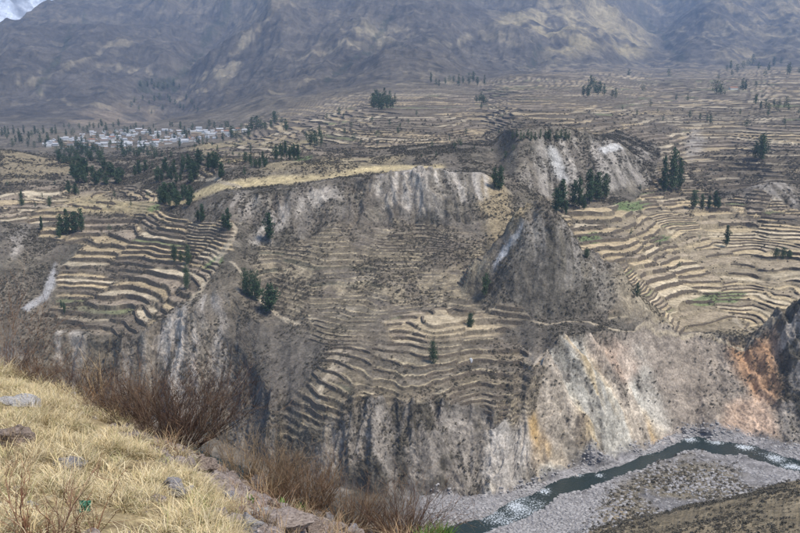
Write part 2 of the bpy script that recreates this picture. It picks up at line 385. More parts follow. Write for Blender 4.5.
wild = rgb.copy()
tread = mix(wild, fld, fresh)
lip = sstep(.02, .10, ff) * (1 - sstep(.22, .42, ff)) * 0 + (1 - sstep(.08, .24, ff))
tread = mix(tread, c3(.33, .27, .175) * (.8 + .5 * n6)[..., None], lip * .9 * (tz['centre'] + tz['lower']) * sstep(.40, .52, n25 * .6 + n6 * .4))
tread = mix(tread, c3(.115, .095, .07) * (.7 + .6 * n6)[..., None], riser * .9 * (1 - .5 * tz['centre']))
tread = tread * (1 - .04 * tz['plain'] - .06 * tz['rightup'])[..., None]
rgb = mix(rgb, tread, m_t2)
# cell borders: rough hedge lines
edge = 1 - sstep(.03, .09, w2 - w1)
rgb = mix(rgb, c3(.13, .108, .08), edge * m_t2 * .7)

def paint(poly, col, k=1.0, soft=3, rag=1.0, tex=None):
    global rgb
    m = zone(poly, soft, rag) * k
    if tex is not None: m = m * tex
    rgb = mix(rgb, col if getattr(col, 'ndim', 1) == 3 else np.broadcast_to(col, rgb.shape), m)
    return m
gold = c3(.50, .40, .22)
# the golden mesa top and grassy patches
paint([(165, 203), (200, 190), (250, 180), (330, 174), (400, 165), (445, 165), (440, 169), (370, 173), (300, 183), (250, 188), (205, 197)], gold, .95, 2, .25, .6 + .6 * n25)
paint([(475, 180), (505, 183), (535, 208), (515, 228), (480, 216)], c3(.30, .235, .14), .8, 4)
paint([(60, 200), (100, 196), (150, 203), (150, 216), (100, 214), (40, 214)], c3(.34, .275, .16), .8, 4)
paint([(0, 152), (40, 150), (60, 158), (80, 172), (20, 180), (0, 182)], c3(.26, .21, .13), .8, 4)
paint([(190, 150), (230, 140), (300, 140), (330, 132), (300, 150), (230, 165)], c3(.33, .27, .155), .7, 4, 1, sstep(.35, .6, n25))
paint([(250, 172), (330, 158), (400, 155), (400, 166), (330, 173)], c3(.31, .25, .15), .7, 4)
paint([(600, 215), (690, 205), (812, 240), (812, 330), (740, 334), (650, 330), (610, 290), (640, 250)], c3(.52, .42, .26), .3, 6)
paint([(385, 322), (412, 314), (455, 310), (500, 303), (532, 322), (500, 335), (440, 337), (398, 343)], c3(.42, .34, .225), .8, 2, .6, (1 - riser * .8) * sstep(.3, .5, n25 * .5 + n6 * .5))
paint([(270, 262), (330, 282), (400, 290), (470, 262), (480, 268), (400, 300), (320, 292), (265, 270)], c3(.33, .27, .18), .6, 3, 1, sstep(.45, .6, n6))
paint([(330, 378), (345, 350), (352, 352), (338, 382)], c3(.32, .265, .2), .7, 1, .5)
# scree slopes
greyrock = c3(.325, .288, .243) * (.55 + .9 * st2)[..., None]
streak = sstep(.44, .56, st1 * .55 + st2 * .45)
paint([(372, 178), (400, 170), (470, 168), (492, 182), (480, 205), (455, 200), (430, 212), (395, 208), (375, 196)], greyrock, .95, 3, 1, .25 + .75 * streak)
paint([(265, 215), (290, 198), (338, 186), (345, 198), (305, 216), (275, 240), (250, 247)], greyrock, .8, 3, 1, streak)
paint([(215, 205), (245, 192), (262, 200), (240, 225)], greyrock, .5, 3, 1, streak)
paint([(520, 180), (527, 158), (548, 138), (600, 138), (650, 146), (662, 172), (650, 186), (600, 192), (560, 200), (535, 192)], greyrock * .85, .85, 3, 1, .15 + .85 * streak)
paint([(548, 150), (556, 150), (572, 182), (560, 180)], c3(.44, .42, .39), .8, 2, .6)
paint([(598, 150), (620, 146), (624, 150), (606, 156)], c3(.47, .45, .42), .85, 1, .6)
paint([(684, 145), (695, 130), (705, 138), (700, 158), (690, 160)], greyrock, .7, 2)
paint([(745, 200), (755, 184), (772, 178), (792, 188), (800, 200), (780, 206)], greyrock, .6, 3, 1, streak)
paint([(505, 268), (530, 225), (545, 216), (580, 250), (604, 290), (575, 285), (545, 292)], greyrock * .7, .85, 3, 1, streak)
paint([(491, 266), (505, 244), (519, 226), (524, 225), (511, 247), (497, 267)], c3(.45, .435, .42), .9, 1, .4)
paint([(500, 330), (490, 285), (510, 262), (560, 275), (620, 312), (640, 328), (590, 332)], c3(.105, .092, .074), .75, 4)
# left slides and cliffs
paint([(140, 350), (170, 318), (205, 294), (222, 298), (228, 330), (222, 380), (210, 420), (150, 425)], c3(.31, .275, .235) * (.55 + .9 * st2)[..., None], .85, 4, 1, .2 + .8 * streak)
paint([(38, 335), (80, 330), (90, 350), (70, 370), (45, 360)], greyrock, .7, 3, 1, streak)
paint([(8, 245), (22, 222), (28, 225), (20, 250), (12, 262)], greyrock, .7, 2)
paint([(22, 308), (42, 296), (52, 270), (58, 262), (56, 282), (46, 300), (30, 312)], c3(.34, .325, .31), .9, 1, .35)
# river cliffs
ochre = mix(np.broadcast_to(c3(.43, .365, .285), rgb.shape).copy(), c3(.44, .30, .14), sstep(.44, .57, fbm(xw / 17, Z / 90 + Y / 200, 3, 131)))
ochre = mix(ochre, c3(.44, .41, .345), sstep(.5, .62, fbm(xw / 13, Z / 70 + Y / 150, 3, 133)))
ochre = mix(ochre, c3(.22, .19, .15), sstep(.55, .68, fbm(xw / 7, Z / 40, 3, 135)) * .8)
ochre = mix(ochre, c3(.13, .11, .09), sstep(.52, .6, n6 * .6 + n25 * .4) * sstep(.35, .6, fbm(X / 60, Z / 40, 2, 137)) * .7)
ochre = ochre * (.62 + .75 * st2)[..., None]
paint([(522, 345), (560, 335), (600, 333), (640, 360), (660, 400), (676, 440), (620, 462), (560, 478), (505, 500), (480, 500), (478, 440), (525, 420), (540, 390)], ochre, .95, 3)
paint([(600, 335), (700, 333), (800, 338), (795, 440), (700, 436), (674, 440), (655, 395), (638, 360)], c3(.31, .258, .205) * (.45 + .35 * st2 + .7 * fbm(X / 55, Z / 2.6 + X / 140, 3, 139))[..., None], .85, 4)
paint([(640, 350), (650, 375), (672, 430), (662, 440), (645, 400), (628, 350)], c3(.40, .36, .30) * (.6 + .8 * st2)[..., None], .7, 3)
paint([(728, 340), (770, 340), (786, 380), (786, 410), (755, 400), (738, 375)], c3(.42, .235, .12) * (.6 + .8 * st1)[..., None], .75, 5)
paint([(712, 435), (735, 405), (765, 400), (782, 440)], c3(.47, .34, .245) * (.75 + .5 * n6)[..., None], .9, 4)
paint([(575, 360), (590, 360), (612, 420), (606, 450), (585, 440)], c3(.44, .32, .15) * (.6 + .8 * st2)[..., None], .6, 4, 1.2, sstep(.4, .55, n25 * .5 + st2 * .5))
paint([(585, 338), (615, 336), (640, 370), (620, 380), (600, 360)], c3(.42, .30, .22) * (.7 + .6 * st2)[..., None], .6, 4)
paint([(655, 440), (668, 432), (684, 438), (680, 446), (662, 446)], c3(.42, .31, .24), .8, 2)
paint([(535, 350), (555, 345), (600, 420), (590, 440), (560, 400)], c3(.12, .10, .085), .65, 4, 1, sstep(.46, .58, n6))
paint([(770, 318), (800, 300), (812, 300), (812, 450), (784, 440)], mix(greyrock * .75, c3(.07, .065, .05), sstep(.48, .56, n6)), .85, 4)
paint([(312, 430), (400, 408), (485, 402), (525, 430), (500, 470), (480, 499), (330, 495)], mix(greyrock * .64, c3(.085, .075, .058), sstep(.42, .52, n25 * .65 + n6 * .35)), .9, 4)
paint([(440, 412), (458, 410), (458, 428), (438, 428)], greyrock, .8, 2)
paint([(322, 420), (350, 418), (362, 440), (350, 480), (325, 470)], c3(.33, .29, .245) * (.6 + .8 * st2)[..., None], .7, 3, 1, .3 + .7 * streak)
paint([(488, 430), (510, 425), (530, 445), (520, 480), (495, 495), (482, 470)], c3(.40, .365, .32) * (.6 + .8 * st2)[..., None], .8, 3)
# dark burnt slope between the two
paint([(225, 310), (262, 285), (312, 330), (325, 360), (300, 420), (240, 440), (228, 380)], c3(.115, .100, .082), .7, 5)
# green plots
for q in ([(686, 301), (704, 294), (748, 292), (736, 303), (702, 306)], [(612, 204), (640, 200), (652, 205), (628, 212)], [(578, 236), (596, 232), (602, 240), (582, 243)], [(652, 238), (670, 236), (668, 243), (654, 243)],
          [(203, 268), (224, 253), (223, 262), (208, 271)], [(290, 158), (312, 154), (314, 158), (294, 162)], [(146, 208), (160, 204), (160, 210), (148, 213)]):
    paint(q, c3(.135, .185, .075), .75, 1, .4)
# river bed
gr = c3(.225, .212, .205) * (.6 + .8 * n6)[..., None]
rgb = mix(rgb, gr, m_river * sstep(375, 445, UU))
barpl = zone([(585, 533), (600, 500), (650, 470), (690, 455), (735, 470), (790, 500), (800, 520), (800, 540), (590, 545)], 5)
rgb = mix(rgb, mix(gr * .7, c3(.165, .138, .092), sstep(.26, .44, n25)), barpl * .9)
rgb = mix(rgb, c3(.34, .27, .17), zone([(590, 530), (620, 505), (640, 515), (622, 533)], 4) * .8 * sstep(.35, .55, n6))
rgb = mix(rgb, mix(np.broadcast_to(c3(.205, .165, .105), rgb.shape).copy(), c3(.29, .23, .145), sstep(.45, .62, n25)) * (.7 + .6 * n6)[..., None], nearhill)
# mountains
m_f = fbm(X / 14, Y / 45, 3, 146)
mcol = np.broadcast_to(c3(.098, .085, .070), rgb.shape).copy()
m_n = fbm(X / 140, Y / 240, 5, 141); m_n2 = fbm(X / 45, Y / 80, 4, 143); m_n3 = fbm(X / 420, Y / 520, 4, 145)
mcol = mix(mcol, c3(.070, .062, .054), sstep(.5, .66, m_n) * .7)
mcol = mix(mcol, c3(.27, .22, .14), sstep(.48, .64, m_n3 * .6 + m_n2 * .15 + m_f * .25) * .75 * (.35 + .65 * sstep(380, 560, UU)))
m_g = fbm(X / 28, Y / 120, 3, 147)
mcol = mix(mcol, c3(.055, .05, .045), sstep(.50, .62, m_g * .55 + m_f * .45) * .8)
mcol = mix(mcol, c3(.25, .21, .15), sstep(.58, .70, fbm(X / 70, Y / 26, 3, 149) * .6 + m_f * .4) * .5 * (.5 + .5 * sstep(380, 560, UU)))
crest = sstep(.45, .75, rg)

rgb = mix(rgb, mcol, sstep(at_row(16) - 10, at_row(17), RR) * np.ones_like(X))
paint([(480, 22), (540, 8), (600, 2), (640, 25), (655, 55), (590, 48), (556, 62), (545, 40)], c3(.33, .27, .16), .8, 8, 1.5, sstep(.35, .62, m_n2))
paint([(335, 30), (360, 22), (415, 30), (400, 40), (350, 38)], c3(.28, .235, .15), .7, 5, 1.5, sstep(.38, .6, m_n2))
paint([(690, 5), (812, 0), (812, 32), (740, 30)], c3(.27, .215, .13), .6, 7, 1.5, sstep(.4, .62, m_n2))
paint([(190, 86), (215, 68), (240, 70), (225, 85)], c3(.27, .23, .15), .6, 4, 1.2, sstep(.4, .6, m_n2))
paint([(60, 120), (110, 105), (160, 112), (150, 124), (90, 128)], c3(.25, .195, .135), .6, 4, 1.2, sstep(.35, .6, m_n2))
paint([(530, 70), (600, 66), (700, 63), (800, 66), (800, 72), (650, 72), (540, 76)], c3(.30, .24, .16), .5, 2, .8, sstep(.45, .6, n25))
for p, k in [([(20, 84), (50, 78), (80, 63), (111, 47), (135, 42)], 3), ([(100, 66), (130, 68), (150, 74)], 3), ([(190, 84), (210, 74), (240, 67)], 4), ([(219, 67), (245, 45), (270, 22)], 2.5), ([(270, 90), (300, 84), (345, 78)], 2.5), ([(340, 32), (365, 36), (400, 26)], 4), ([(300, 60), (330, 52), (360, 50)], 2),
             ([(150, 110), (180, 100), (205, 92)], 3), ([(40, 92), (70, 104), (110, 108)], 2.5), ([(520, 68), (600, 65), (690, 64), (780, 67)], 2.5), ([(640, 28), (668, 34), (690, 30)], 3), ([(705, 36), (745, 30), (790, 34)], 4), ([(430, 40), (480, 34), (520, 42)], 4), ([(380, 83), (420, 84), (450, 82)], 3), ([(540, 20), (580, 14), (620, 18)], 5), ([(225, 20), (250, 10), (262, 2)], 2)]:
    rgb = mix(rgb, c3(.30, .25, .165), strip(p, k * .85) * .45 * sstep(.36, .60, m_f * .6 + m_n2 * .4))
for p, k in [([(230, 5), (205, 40), (186, 70), (172, 90)], 3), ([(85, 20), (60, 60), (38, 90)], 3), ([(390, 20), (370, 52), (326, 82)], 3), ([(545, 45), (530, 68)], 4), ([(640, 15), (668, 42), (682, 60)], 4), ([(140, 88), (160, 84), (172, 86)], 5)]:
    rgb = mix(rgb, c3(.045, .05, .036), strip(p, k) * .7 * sstep(.36, .54, m_f))      # ragged dark strips along the ravine lines
# footpaths worn into the ground
PATHS = [[(232, 240), (222, 255), (208, 278), (190, 300)], [(232, 240), (236, 228), (228, 220)], [(532, 321), (560, 323), (590, 322), (620, 331), (660, 335), (700, 334), (760, 333)],
         [(232, 262), (250, 290), (275, 312), (300, 325)], [(340, 350), (330, 372), (318, 400)], [(735, 318), (752, 332), (772, 322)], [(195, 180), (225, 183), (240, 188)], [(0, 215), (60, 206), (120, 200)]]
for p in PATHS: rgb = mix(rgb, c3(.36, .30, .215), strip(p, 2.8) * .9)
grain = np.random.RandomState(77).rand(R, C).astype(np.float32) - .5
gr2 = fbm(X / 2.2, Y / 2.2 + Z / 3, 3, 151) - .5
ga = .22 + .26 * steep_raw * (1 - .5 * sstep(640, 680, UU)) + .25 * m_pin - .15 * fresh * m_t2
rgb = rgb * (1 + ga * (grain * .9 + gr2 * 1.6 * (1 - m_mtn)))[..., None]
Z += grain * (.25 + .55 * steep_raw) * (1 - m_river) * (1 - m_mtn) * (1 - m_t2 * .8)
rgb = np.clip(rgb, .02, .8)
print('colours', time.time() - T0)

# ------------------------------------------------------------------ materials
def nt(name):
    m = bpy.data.materials.new(name); m.use_nodes = True
    return m, m.node_tree.nodes, m.node_tree.links, m.node_tree.nodes['Principled BSDF']
def N(nodes, typ, **kw):
    n = nodes.new(typ)
    for k, v in kw.items(): setattr(n, k, v)
    return n
def ground_material(name, scales, lo, hi, bump_s, bump_d, bump_k=.6):
    m, n, l, b = nt(name)
    at = N(n, 'ShaderNodeAttribute', attribute_name='Col')
    tc = N(n, 'ShaderNodeTexCoord')
    cur = at.outputs['Color']
    for i, scl in enumerate(scales):
        nz = N(n, 'ShaderNodeTexNoise'); nz.inputs['Scale'].default_value = scl; nz.inputs['Detail'].default_value = 5; nz.inputs['Roughness'].default_value = .65
        l.new(tc.outputs['Object'], nz.inputs['Vector'])
        mr = N(n, 'ShaderNodeMapRange'); mr.inputs[1].default_value = .3; mr.inputs[2].default_value = .7; mr.inputs[3].default_value = lo; mr.inputs[4].default_value = hi
        l.new(nz.outputs[0], mr.inputs[0])
        mx_ = N(n, 'ShaderNodeMix', data_type='RGBA', blend_type='MULTIPLY'); mx_.inputs[0].default_value = 1
        l.new(cur, mx_.inputs[6]); l.new(mr.outputs[0], mx_.inputs[7])
        cur = mx_.outputs[2]
    l.new(cur, b.inputs['Base Color'])
    b.inputs['Roughness'].default_value = 1; b.inputs['Specular IOR Level'].default_value = .08
    nb = N(n, 'ShaderNodeTexNoise'); nb.inputs['Scale'].default_value = bump_s; nb.inputs['Detail'].default_value = 6
    l.new(tc.outputs['Object'], nb.inputs['Vector'])
    bp = N(n, 'ShaderNodeBump'); bp.inputs['Strength'].default_value = bump_k; bp.inputs['Distance'].default_value = bump_d
    l.new(nb.outputs[0], bp.inputs['Height']); l.new(bp.outputs[0], b.inputs['Normal'])
    return m
M_GROUND = ground_material('canyon_ground', (.9, .22), .62, 1.38, .6, 1.2)
M_MTN = ground_material('mountain_ground', (.05, .012), .7, 1.3, .03, 14, .7)

def mesh_np(name, verts, quads, mat, col=None, smooth=True):
    me = bpy.data.meshes.new(name)
    n = len(verts); k = quads.shape[1]
    me.vertices.add(n); me.vertices.foreach_set('co', np.ascontiguousarray(verts, np.float32).ravel())
    me.loops.add(quads.size); me.loops.foreach_set('vertex_index', np.ascontiguousarray(quads, np.int32).ravel())
    me.polygons.add(len(quads)); me.polygons.foreach_set('loop_start', np.arange(0, quads.size, k, dtype=np.int32))
    me.polygons.foreach_set('use_smooth', np.full(len(quads), smooth, bool))
    me.update(calc_edges=True)
    if col is not None:
        at = me.attributes.new('Col', 'FLOAT_COLOR', 'POINT')
        at.data.foreach_set('color', np.concatenate([col, np.ones((n, 1))], 1).astype(np.float32).ravel())
    if mat: me.materials.append(mat)
    return me
def link(name, data, parent=None, **props):
    o = bpy.data.objects.new(name, data); COL.objects.link(o)
    if parent: o.parent = parent
    for k, v in props.items(): o[k] = v
    return o
def structure(name, me, label=None):
    o = link(name, me, kind='structure')
    return o
P3 = np.stack([X, Y, Z], -1)
def patch(name, r0, r1, mat):
    rr, cc = np.meshgrid(np.arange(r1 - r0 - 1), np.arange(C - 1), indexing='ij')
    i = rr * C + cc
    q = np.stack([i, i + 1, i + C + 1, i + C], -1).reshape(-1, 4)
    return structure(name, mesh_np(name, P3[r0:r1].reshape(-1, 3), q, mat, rgb[r0:r1].reshape(-1, 3)))
patch('near_canyon_side', 0, KR[2] + 1, M_GROUND)
patch('riverbed', KR[2], KR[5] + 1, M_GROUND)
patch('canyon_cliffs', KR[5], KR[6] + 1, M_GROUND)
patch('terraced_hillside', KR[6], KR[11] + 1, M_GROUND)
patch('valley_floor', KR[11], KR[16] + 1, M_GROUND)
patch('mountains', KR[16], R, M_MTN)

# far snow-streaked mountain behind the left shoulder
fx, fy = np.meshgrid(np.linspace(-6500, -1500, 160), np.linspace(6000, 9000, 110))
hz = 1500 * np.exp(-((fx + 4200) / 2300) ** 2) * sstep(6000, 8300, fy) * (.55 + .6 * fbm(fx / 900, fy / 900, 5, 201, .5, True)) + 100
fc = mix(np.broadcast_to(c3(.22, .21, .2), fx.shape + (3,)).copy(), c3(.7, .72, .75), sstep(.45, .6, fbm(fx / 350, fy / 350, 4, 205)))
rr, cc = np.meshgrid(np.arange(109), np.arange(159), indexing='ij'); i = rr * 160 + cc
structure('snowy_mountain', mesh_np('snowy_mountain', np.stack([fx, fy, hz], -1).reshape(-1, 3), np.stack([i, i + 1, i + 161, i + 160], -1).reshape(-1, 4), M_MTN, fc.reshape(-1, 3)))

# ------------------------------------------------------------------ river water
def water_material():
    m, n, l, b = nt('river_water')
    tc = N(n, 'ShaderNodeTexCoord')
    mp = N(n, 'ShaderNodeMapping'); mp.inputs['Scale'].default_value = (1, 1, 1)
    l.new(tc.outputs['Object'], mp.inputs['Vector'])
    fo = N(n, 'ShaderNodeAttribute', attribute_name='Col')
    nz = N(n, 'ShaderNodeTexNoise'); nz.inputs['Scale'].default_value = 1.3; nz.inputs['Detail'].default_value = 6; nz.inputs['Roughness'].default_value = .7
    l.new(mp.outputs[0], nz.inputs['Vector'])
    add = N(n, 'ShaderNodeMath', operation='ADD'); l.new(nz.outputs[0], add.inputs[0]); l.new(fo.outputs['Fac'], add.inputs[1])
    cr = N(n, 'ShaderNodeMapRange'); cr.inputs[1].default_value = .93; cr.inputs[2].default_value = 1.06
    l.new(add.outputs[0], cr.inputs[0])
    mx_ = N(n, 'ShaderNodeMix', data_type='RGBA'); mx_.inputs[6].default_value = (.018, .030, .028, 1); mx_.inputs[7].default_value = (.62, .66, .68, 1)
    l.new(cr.outputs[0], mx_.inputs[0]); l.new(mx_.outputs[2], b.inputs['Base Color'])
    r2 = N(n, 'ShaderNodeMapRange'); r2.inputs[3].default_value = .12; r2.inputs[4].default_value = .8
    l.new(cr.outputs[0], r2.inputs[0]); l.new(r2.outputs[0], b.inputs['Roughness'])
    b.inputs['IOR'].default_value = 1.33
    nb = N(n, 'ShaderNodeTexNoise'); nb.inputs['Scale'].default_value = 1.1; nb.inputs['Detail'].default_value = 4
    l.new(mp.outputs[0], nb.inputs['Vector'])
    bp = N(n, 'ShaderNodeBump'); bp.inputs['Strength'].default_value = .8; bp.inputs['Distance'].default_value = .35
    l.new(nb.outputs[0], bp.inputs['Height']); l.new(bp.outputs[0], b.inputs['Normal'])
    return m
WZ = CZ - 198.4 * S - .25
r0, r1 = KR[3] - 6, KR[4] + 7
wv = P3[r0:r1].copy(); wv[..., 2] = WZ + (fbm(wv[..., 0] / 4, wv[..., 1] / 4, 2, 211) - .5) * .12
foam = np.zeros(wv.shape[:2])
for (u, v, w) in [(520, 512, 26), (500, 522, 24), (545, 493, 10), (690, 441, 14), (715, 443, 14), (745, 449, 12), (775, 460, 16), (795, 470, 14), (578, 476, 7), (600, 478, 6), (650, 455, 6)]:
    q = PL.rc(u, v); foam = np.maximum(foam, np.exp(-((wv[..., 0] - X[q]) ** 2 + (wv[..., 1] - Y[q]) ** 2) / (w * .42) ** 2))
foam = .24 + .27 * foam + .22 * (fbm(wv[..., 0] / 5, wv[..., 1] / 5, 3, 213) - .5)
rr, cc = np.meshgrid(np.arange(r1 - r0 - 1), np.arange(C - 1), indexing='ij'); i = rr * C + cc
structure('river', mesh_np('river', wv.reshape(-1, 3), np.stack([i, i + 1, i + C + 1, i + C], -1).reshape(-1, 4), water_material(), np.repeat(foam.reshape(-1, 1), 3, 1)))

# ------------------------------------------------------------------ terrace walls: contour lines of the steps
def stone_material(name, c1, c2, scale, rough=1.0):
    m, n, l, b = nt(name)
    tc = N(n, 'ShaderNodeTexCoord')
    nz = N(n, 'ShaderNodeTexNoise'); nz.inputs['Scale'].default_value = scale; nz.inputs['Detail'].default_value = 6; nz.inputs['Roughness'].default_value = .7
    l.new(tc.outputs['Object'], nz.inputs['Vector'])
    vo = N(n, 'ShaderNodeTexVoronoi'); vo.inputs['Scale'].default_value = scale * 1.6
    l.new(tc.outputs['Object'], vo.inputs['Vector'])
    ad = N(n, 'ShaderNodeMath', operation='MULTIPLY_ADD'); ad.inputs[1].default_value = .35
    l.new(vo.outputs['Distance'], ad.inputs[0]); l.new(nz.outputs[0], ad.inputs[2])
    mr = N(n, 'ShaderNodeMapRange'); mr.inputs[1].default_value = .4; mr.inputs[2].default_value = .95
    l.new(ad.outputs[0], mr.inputs[0])
    mx_ = N(n, 'ShaderNodeMix', data_type='RGBA'); mx_.inputs[6].default_value = (*c1, 1); mx_.inputs[7].default_value = (*c2, 1)
    l.new(mr.outputs[0], mx_.inputs[0]); l.new(mx_.outputs[2], b.inputs['Base Color'])
    b.inputs['Roughness'].default_value = rough; b.inputs['Specular IOR Level'].default_value = .15
    bp = N(n, 'ShaderNodeBump'); bp.inputs['Strength'].default_value = .7; bp.inputs['Distance'].default_value = .25 / scale
    l.new(ad.outputs[0], bp.inputs['Height']); l.new(bp.outputs[0], b.inputs['Normal'])
    return m
M_WALL = stone_material('dry_stone', (.075, .060, .045), (.235, .19, .14), .9)
OFF = .08
Gm = G + OFF
ra, rb = KR[6] - 20, KR[16]
g_ = Gm[ra:rb]; k_ = np.floor(g_).astype(int); keep = fbm(X / 18, Y / 18, 3, 93)
keep_t = .40 + .20 * tz['centre'] + .10 * tz['lower'] - .04 * tz['left'] - .03 * tz['right'] - .05 * tz['plain'] - .05 * tz['rightup']
mk = (m_ter[ra:rb] > .55) & (keep > keep_t)[ra:rb]; ci_ = cid[ra:rb]
q00, q01, q10, q11 = k_[:-1, :-1], k_[:-1, 1:], k_[1:, :-1], k_[1:, 1:]
mn = np.minimum(np.minimum(q00, q01), np.minimum(q10, q11)); mxk = np.maximum(np.maximum(q00, q01), np.maximum(q10, q11))
sm = (ci_[:-1, :-1] == ci_[:-1, 1:]) & (ci_[:-1, :-1] == ci_[1:, :-1]) & (ci_[:-1, :-1] == ci_[1:, 1:])
ok = (mxk - mn == 1) & sm & mk[:-1, :-1] & mk[1:, 1:] & (vproj(Y[ra:rb], Z[ra:rb])[:-1, :-1] < PL.env[ra:rb][:-1, :-1] + 3)
ii, jj = np.nonzero(ok)
t00, t01, t10, t11 = (q[ii, jj] == mxk[ii, jj] for q in (q00, q01, q10, q11))
W2 = C
eT = 2 * (ii * W2 + jj); eB = 2 * ((ii + 1) * W2 + jj); eL = 2 * (ii * W2 + jj) + 1; eR = 2 * (ii * W2 + jj + 1) + 1
cT = t00 != t01; cB = t10 != t11; cL = t00 != t10; cR = t01 != t11
good = (cT.astype(int) + cB + cL + cR) == 2
E = np.stack([np.where(cT, eT, -1), np.where(cB, eB, -1), np.where(cL, eL, -1), np.where(cR, eR, -1)], 1)[good]
E.sort(axis=1); E = E[:, 2:]; LV = mxk[ii, jj][good]
adj = {}
lev = {}
for (e1, e2), L in zip(E.tolist(), LV.tolist()):
    adj.setdefault(e1, []).append(e2); adj.setdefault(e2, []).append(e1); lev[e1] = L; lev[e2] = L
def epos(e):
    h = e & 1; idx = e >> 1; i = idx // W2; j = idx % W2
    i2, j2 = (i + 1, j) if h else (i, j + 1)
    ga, gb = g_[i, j], g_[i2, j2]; t = (lev[e] - ga) / (gb - ga) if gb != ga else .5
    t = min(max(t, 0), 1)
    return P3[ra + i, j] * (1 - t) + P3[ra + i2, j2] * t, hstep[ra + i, j], (ra + i, j)
lines = []
seen = set()
for start in [e for e in adj if len(adj[e]) == 1] + list(adj):
    if start in seen: continue
    ch = [start]; seen.add(start); cur = start
    while True:
        nx = [e for e in adj[cur] if e not in seen]
        if not nx: break
        cur = nx[0]; seen.add(cur); ch.append(cur)
    if len(ch) > 6: lines.append(ch)
rng = random.Random(7)
walls = []
for ch in lines:
    pts = [epos(e) for e in ch]
    P = np.array([p[0] for p in pts])
    Ls = np.concatenate([[0], np.cumsum(np.linalg.norm(np.diff(P[:, :2], axis=0), axis=1))])
    tot = Ls[-1]
    far = P[:, 1].mean()
    if tot < (7 if far < 700 else 14): continue
    n0 = 0.0
    maxlen = 75 if far < 700 else 110
    pieces = max(1, round(tot / maxlen))
    for pi in range(pieces):
        a0, a1 = tot * pi / pieces, tot * (pi + 1) / pieces
        if a1 - a0 < 6: continue
        stp = 1.5 if far < 500 else (2.2 if far < 750 else 4)
        sa_ = np.linspace(a0, a1, max(3, int((a1 - a0) / stp)))
        Q = np.stack([np.interp(sa_, Ls, P[:, c_]) for c_ in range(3)], 1)
        if len(Q) > 4: Q[1:-1] = Q[1:-1] * .5 + .25 * (Q[:-2] + Q[2:])
        mid = pts[int(len(pts) * (pi + .5) / pieces)]
        walls.append((Q, mid[1] * float(m_amp[mid[2]] * .85 + .05), mid[2], (a1 - a0) / max(far, 1)))
walls.sort(key=lambda w: -w[3])
def wall_geo(Q, h, seed):
    n = len(Q); r = np.random.RandomState(seed)
    tg = np.gradient(Q[:, :2], axis=0); tg /= np.linalg.norm(tg, axis=1)[:, None] + 1e-6
    nm = np.stack([-tg[:, 1], tg[:, 0]], 1)
    taper = np.ones(n); taper[0] = taper[-1] = .35
    th = .34 + .14 * r.rand(n); hi = (.12 * h + .34 * h * np.convolve(r.rand(n + 2), np.ones(3) / 3, 'valid') + .12 * r.rand(n) * h) * taper; lo = -.62 * h - .3
    V = []
    for sd, zz, wd in ((1, lo, 1.25), (1, hi, 1), (-1, hi, 1), (-1, lo, 1.25)):
        j = (r.rand(n, 2) - .5) * .22
        V.append(np.column_stack([Q[:, :2] + nm * (sd * th * wd)[:, None] + j, Q[:, 2] + zz + (r.rand(n) - .5) * .22 * (zz is hi)]))
    V = np.stack(V, 1).reshape(-1, 3)
    i = np.arange(n - 1) * 4
    Fq = np.concatenate([np.stack([i + a_, i + a_ + 4, i + a_ + 5, i + a_ + 1], 1) for a_ in range(3)])
    e = (n - 1) * 4
    Fq = np.concatenate([Fq, [[0, 1, 2, 3], [e + 3, e + 2, e + 1, e]]])
    return V, Fq
zname = {'left': ('dry-stone terrace wall on the stepped amphitheatre above the left cliff', 'terrace walls of the left amphitheatre'),
         'leftbench': ('low field wall on the tan bench below the village hill', 'field walls of the village bench'),
         'centre': ('ruined terrace wall on the scrubby slope below the golden mesa', 'terrace walls below the mesa'),
         'bench': ('wall around the pale field plots on the bench above the spur', 'walls of the bench fields'),
         'lower': ('terrace wall on the spur above the grey river cliff', 'terrace walls above the river cliff'),
         'right': ('terrace wall among the straw coloured fields behind the rocky pinnacle', 'terrace walls of the straw fields'),
         'rightup': ('terrace wall on the brown steps behind the tall dark trees', 'terrace walls of the brown steps'),
         'plain': ('distant field wall on the terraced plain under the mountains', 'field walls of the plain')}
zkeys = list(tz)
rest_v, rest_f, off = [], [], 0
for wi, (Q, h, rc_, _) in enumerate(walls):
    V, Fq = wall_geo(Q, float(h) * (1.0 if Q[0, 1] < 680 else 1.25), wi)
    if wi < 300:
        o0 = Q.mean(0)
        zk_ = max(zkeys, key=lambda q: tz[q][rc_])
        o = link('terrace_wall', mesh_np('terrace_wall', V - o0, Fq, M_WALL, None, False), label=zname[zk_][0], category='wall', group=zname[zk_][1])
        o.location = o0
    else:
        rest_v.append(V); rest_f.append(Fq + off); off += len(V)
if rest_v:
    link('terrace_walls_small', mesh_np('terrace_walls_small', np.concatenate(rest_v), np.concatenate(rest_f), M_WALL, None, False), label='many small broken terrace walls across the valley slopes', category='wall', kind='stuff')
print('walls', len(walls), time.time() - T0)

